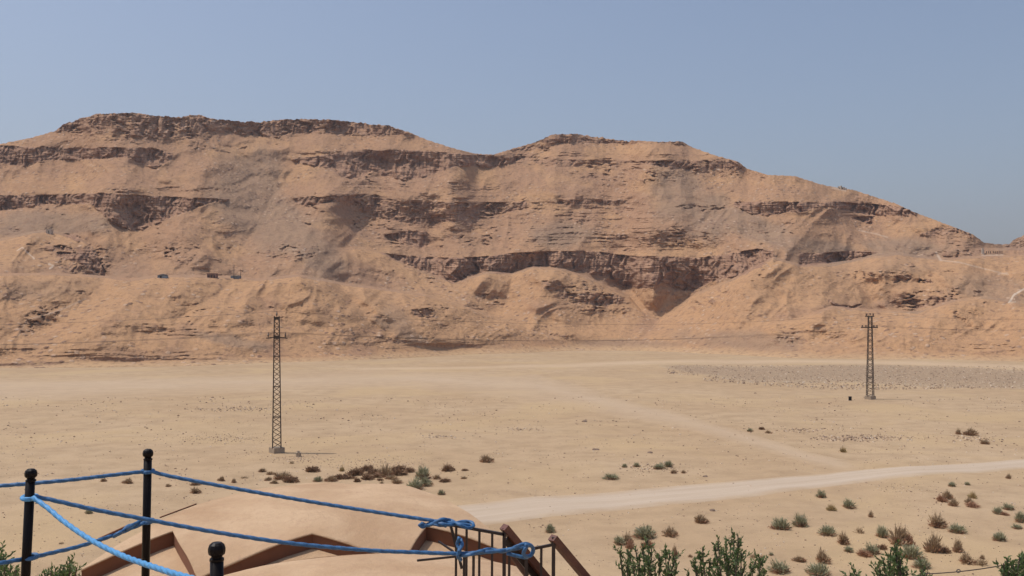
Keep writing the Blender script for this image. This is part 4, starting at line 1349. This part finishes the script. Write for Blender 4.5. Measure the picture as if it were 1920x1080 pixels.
pts = []
tries = 0
while len(pts) < 7000:
    x = random.uniform(-60, 1980); y = 745 + 340 * random.random() ** 1.25
    n_ = float(pn(x / 90, y / 22, 201)) + .5 * float(pn(x / 30, y / 9, 202))
    if n_ < random.uniform(-.5, .55): continue
    p = ground_at(x, y)
    pts.append((p.x, p.y, p.z, random.choice((.03, .04, .05, .06, .09)) * random.uniform(.7, 1.3) * (p.y / 75)))
for cx, cy, sx, sy, n, r in ((700, 872, 120, 12, 500, .05), (1220, 880, 60, 10, 260, .07), (420, 820, 90, 10, 260, .07), (1630, 820, 90, 6, 240, .12), (1500, 805, 60, 5, 140, .10), (560, 862, 60, 8, 160, .06), (1690, 920, 60, 10, 120, .05),
                             (450, 768, 90, 6, 160, .12), (1590, 822, 60, 4, 120, .14), (980, 803, 40, 5, 80, .10), (820, 818, 40, 3, 60, .10), (1830, 822, 60, 8, 120, .11)):
    for _ in range(n):
        x = random.gauss(cx, sx * .5); y = random.gauss(cy, sy * .5); p = ground_at(x, y)
        pts.append((p.x, p.y, p.z, r * random.uniform(.5, 1.5)))
stones('loose_stones', pts, 'stuff')
pts = []
while len(pts) < 3500:
    x = random.uniform(1250, 1980); y = random.uniform(686, 730)
    if y > 702 + (x - 1250) * .06 + (10 if x > 1320 else 0): continue
    p = ground_at(x, y); pts.append((p.x, p.y, p.z + .05, random.uniform(.09, .25)))
stones('gravel', pts, 'stuff')


def rockmesh(seed, r=1.0):
    rd = random.Random(seed); b = MB()
    import bmesh
    bm = bmesh.new(); bmesh.ops.create_icosphere(bm, subdivisions=2, radius=1)
    for v in bm.verts:
        k = 1 + .35 * float(pn(v.co.x * 1.7 + seed * 3.1, v.co.y * 1.7 + v.co.z * 2.3, seed))
        v.co = Vector((v.co.x * k * 1.2, v.co.y * k, max(-.2, v.co.z * k * .6)))
    me = bpy.data.meshes.new('rock'); bm.to_mesh(me); bm.free()
    me.materials.append(m_rockm)
    o = bpy.data.objects.new('rock', me); COL.objects.link(o)
    return o


m_rockm = simple('brown_stone', (.20, .135, .095), .9, 0, .3, 2, .03)
for i, (x, y, wp, lab) in enumerate([(1117, 842, 14, 'dark brown rock alone in mid-plain above the pale road, left of the stony strip'), (1096, 788, 13, 'flat dark rock lying at the near edge of the pale track'),
                                     (1219, 852, 12, 'low brown rock on the plain, right of the dark lone rock'), (1268, 718, 5, 'tiny dark rock on the far plain left of the gravel patch'),
                                     (1546, 818, 10, 'brown rock at the left end of the line of stones right of the track'), (1262, 700, 11, 'flat dark rock at the left tip of the gravel patch'),
                                     (1416, 738, 6, 'small brown rock on the sand between track and gravel patch'), (1732, 839, 6, 'small dark rock in the stones below the far mast'),
                                     (1336, 957, 14, 'dark flat rock beside pale stones just below the pale road'), (1322, 897, 11, 'small dark slab of rock on the upper edge of the pale road')]):
    p = ground_at(x, y); o = rockmesh(i + 3); s = wp / 2.4 * p.y / FOC
    o.location = p; o.scale = (s, s, s * .9); o.rotation_euler = (0, 0, i)
    tag(o, lab, 'rock', 'rocks lying on the plain')


# ------------------------------------------------------------------ trees
def leaf(b, p, d, L, wd, rd):
    d = d.normalized()
    s = d.cross(Vector((rd.uniform(-1, 1), rd.uniform(-1, 1), rd.uniform(-1, 1)))).normalized()
    n = d.cross(s)
    a = p + d * L * .45
    tip = p + d * L + n * (-.12 * L)
    b.raw([p, a + s * wd + n * wd * .3, tip, a - s * wd + n * wd * .3, a], [(0, 1, 4), (1, 2, 4), (2, 3, 4), (3, 0, 4)], 0)


def tree(tips, d0, base_xy, label, fill, seed, spread=1.0):
    rd = random.Random(seed)
    base = Vector((base_xy[0], base_xy[1], gh(*base_xy)))
    root = empty('leafy_tree', base)
    lv, wd = MB(), MB()
    tops = [at(x, y, d0 + rd.uniform(-.35, .35)) for x, y in tips]
    zmin = min(t.z for t in tops)
    cx = sum(t.x for t in tops) / len(tops); cy = sum(t.y for t in tops) / len(tops)
    hub = Vector((cx, cy, zmin - 1.3))
    wd.tube([base + Vector((0, 0, -.3)), base.lerp(hub, .35) + Vector((.12, .05, 0)), base.lerp(hub, .7) + Vector((-.06, .08, 0)), hub], [.14, .11, .085, .05], 8)
    allt = [(t, 1.0) for t in tops]
    for _ in range(fill):
        th = rd.uniform(0, 6.28); r = spread * math.sqrt(rd.random())
        allt.append((Vector((cx + r * math.cos(th), cy + r * math.sin(th) * .8, zmin - .25 - 1.5 * rd.random() ** 1.3)), .9))
    for t, k in allt:
        st = hub + Vector((rd.uniform(-.1, .1), rd.uniform(-.1, .1), rd.uniform(-.6, .1)))
        mid = st.lerp(t, .5) + Vector((rd.uniform(-.1, .1), rd.uniform(-.1, .1), -.08))
        path = [st, mid, t.lerp(mid, .4) + Vector((rd.uniform(-.03, .03), 0, 0)), t]
        wd.tube(catmull(path, 5), .007, 5)
        # side shoots near the tip
        shoots = [(t, t - path[2])]
        for _ in range(5):
            a = t.lerp(path[2], rd.uniform(.1, .95))
            dv = Vector((rd.uniform(-1, 1), rd.uniform(-1, 1), rd.uniform(.2, 1.2))).normalized()
            e = a + dv * rd.uniform(.07, .16)
            wd.bar(a, e, .004); shoots.append((e, dv))
        for e, dv in shoots:
            dv = dv.normalized()
            for j in range(11):
                q = e - dv * (.016 * j)
                ld = (dv * rd.uniform(.5, 1.1) + Vector((rd.uniform(-1, 1), rd.uniform(-1, 1), rd.uniform(-.5, .8))) * .75)
                leaf(lv, q, ld, rd.uniform(.045, .072), rd.uniform(.0095, .016), rd)
    o = wd.build('trunk', m_bark, root); loc_par(o, root)
    o = lv.build('crown', m_leaf, root); loc_par(o, root)
    tag(root, label, 'tree', 'leafy treetops rising at the bottom edge')


tree([(1163, 1032), (1178, 1034), (1192, 1027), (1205, 1022), (1214, 1012), (1222, 1030), (1236, 1040), (1248, 1026), (1256, 1036), (1266, 1046), (1270, 1060), (1186, 1050), (1200, 1044), (1215, 1050), (1240, 1055), (1228, 1062), (1176, 1058), (1172, 1070), (1205, 1065), (1255, 1066)],
     12.0, (1.8, 12.2), 'green treetop just right of the stair railing at the bottom edge', 22, 1)
tree([(1376, 998), (1372, 1010), (1384, 1004), (1346, 1008), (1340, 1020), (1317, 1028), (1312, 1040), (1301, 1052), (1360, 1020), (1356, 1032), (1384, 1030), (1390, 1036), (1380, 1042), (1330, 1050), (1345, 1042), (1424, 1044), (1416, 1052), (1428, 1052), (1410, 1064), (1396, 1056), (1366, 1058), (1350, 1062), (1372, 1066), (1320, 1062), (1306, 1066), (1434, 1070), (1392, 1072), (1290, 1078), (1340, 1074)],
     12.3, (2.8, 12.6), 'tallest and widest green treetop, with a spiky upright shoot, at bottom centre-right', 26, 2)
tree([(1677, 1022), (1670, 1030), (1684, 1032), (1664, 1040), (1676, 1044), (1656, 1050), (1648, 1058), (1644, 1068), (1688, 1048), (1666, 1058), (1694, 1064), (1700, 1070), (1680, 1066), (1733, 1066), (1726, 1074), (1740, 1072), (1745, 1080), (1600, 1070), (1594, 1078), (1710, 1080), (1660, 1074)],
     11.5, (4.6, 11.8), 'small dark green treetop left of the thin wire at lower right', 24, 3, 1.0)
tree([(1888, 1046), (1882, 1056), (1894, 1052), (1900, 1060), (1912, 1044), (1920, 1038), (1930, 1042), (1950, 1030), (1906, 1066), (1890, 1070), (1918, 1056), (1924, 1066), (1940, 1052), (1975, 1040), (1900, 1076)],
     10.5, (5.9, 10.8), 'green treetop cut by the right edge, touched by the thin wire', 22, 4)
tree([(131, 1050), (126, 1056), (138, 1060), (120, 1064), (112, 1066), (104, 1066), (96, 1070), (84, 1074), (78, 1076), (130, 1070), (110, 1076), (144, 1064)],
     11.0, (-4.9, 11.4), 'small green treetop between the leaning post and the plaster dome', 18, 5, .8)
tree([(2, 1032), (6, 1044), (20, 1066), (8, 1062), (30, 1068), (14, 1072), (-8, 1040), (-20, 1050), (28, 1076), (0, 1078), (-30, 1046), (-10, 1064)],
     11.0, (-6.0, 11.4), 'green treetop in the bottom left corner, left of the leaning post', 18, 6, .8)

# thin wire with a knot between the two right-hand treetops
f = MB()
a, b_ = at(1735, 1076, 10.6), at(1895, 1057, 10.5)
f.tube([a.lerp(b_, t) - Vector((0, 0, .02 * 4 * t * (1 - t))) for t in [i / 12 for i in range(13)]], .006, 6)
k = a.lerp(b_, .39); f.tube(ring(k - Vector((0, 0, .012)), .018, .005, (.008, .01), 12, 1.0), .006, 6)
o = f.build('wire', m_wire)
tag(o, 'thin dark knotted wire slanting between the two rightmost treetops', 'wire')

# ------------------------------------------------------------------ haze
hz = MB(); hz.box((0, 0, 240), (9400, 9400, 494))
o = hz.build('haze', None)
o.data.materials.clear()
mh = bpy.data.materials.new('haze_air'); mh.use_nodes = True
nt = mh.node_tree; nt.nodes.remove(nt.nodes['Principled BSDF'])
pv = nt.nodes.new('ShaderNodeVolumePrincipled')
pv.inputs['Color'].default_value = (.84, .84, .90, 1)
pv.inputs['Density'].default_value = .00019
pv.inputs['Anisotropy'].default_value = .2
nt.links.new(pv.outputs[0], nt.nodes['Material Output'].inputs['Volume'])
o.data.materials.append(mh)
tag(o, kind='stuff', label='thin pale dusty haze in the desert air', cat='haze')
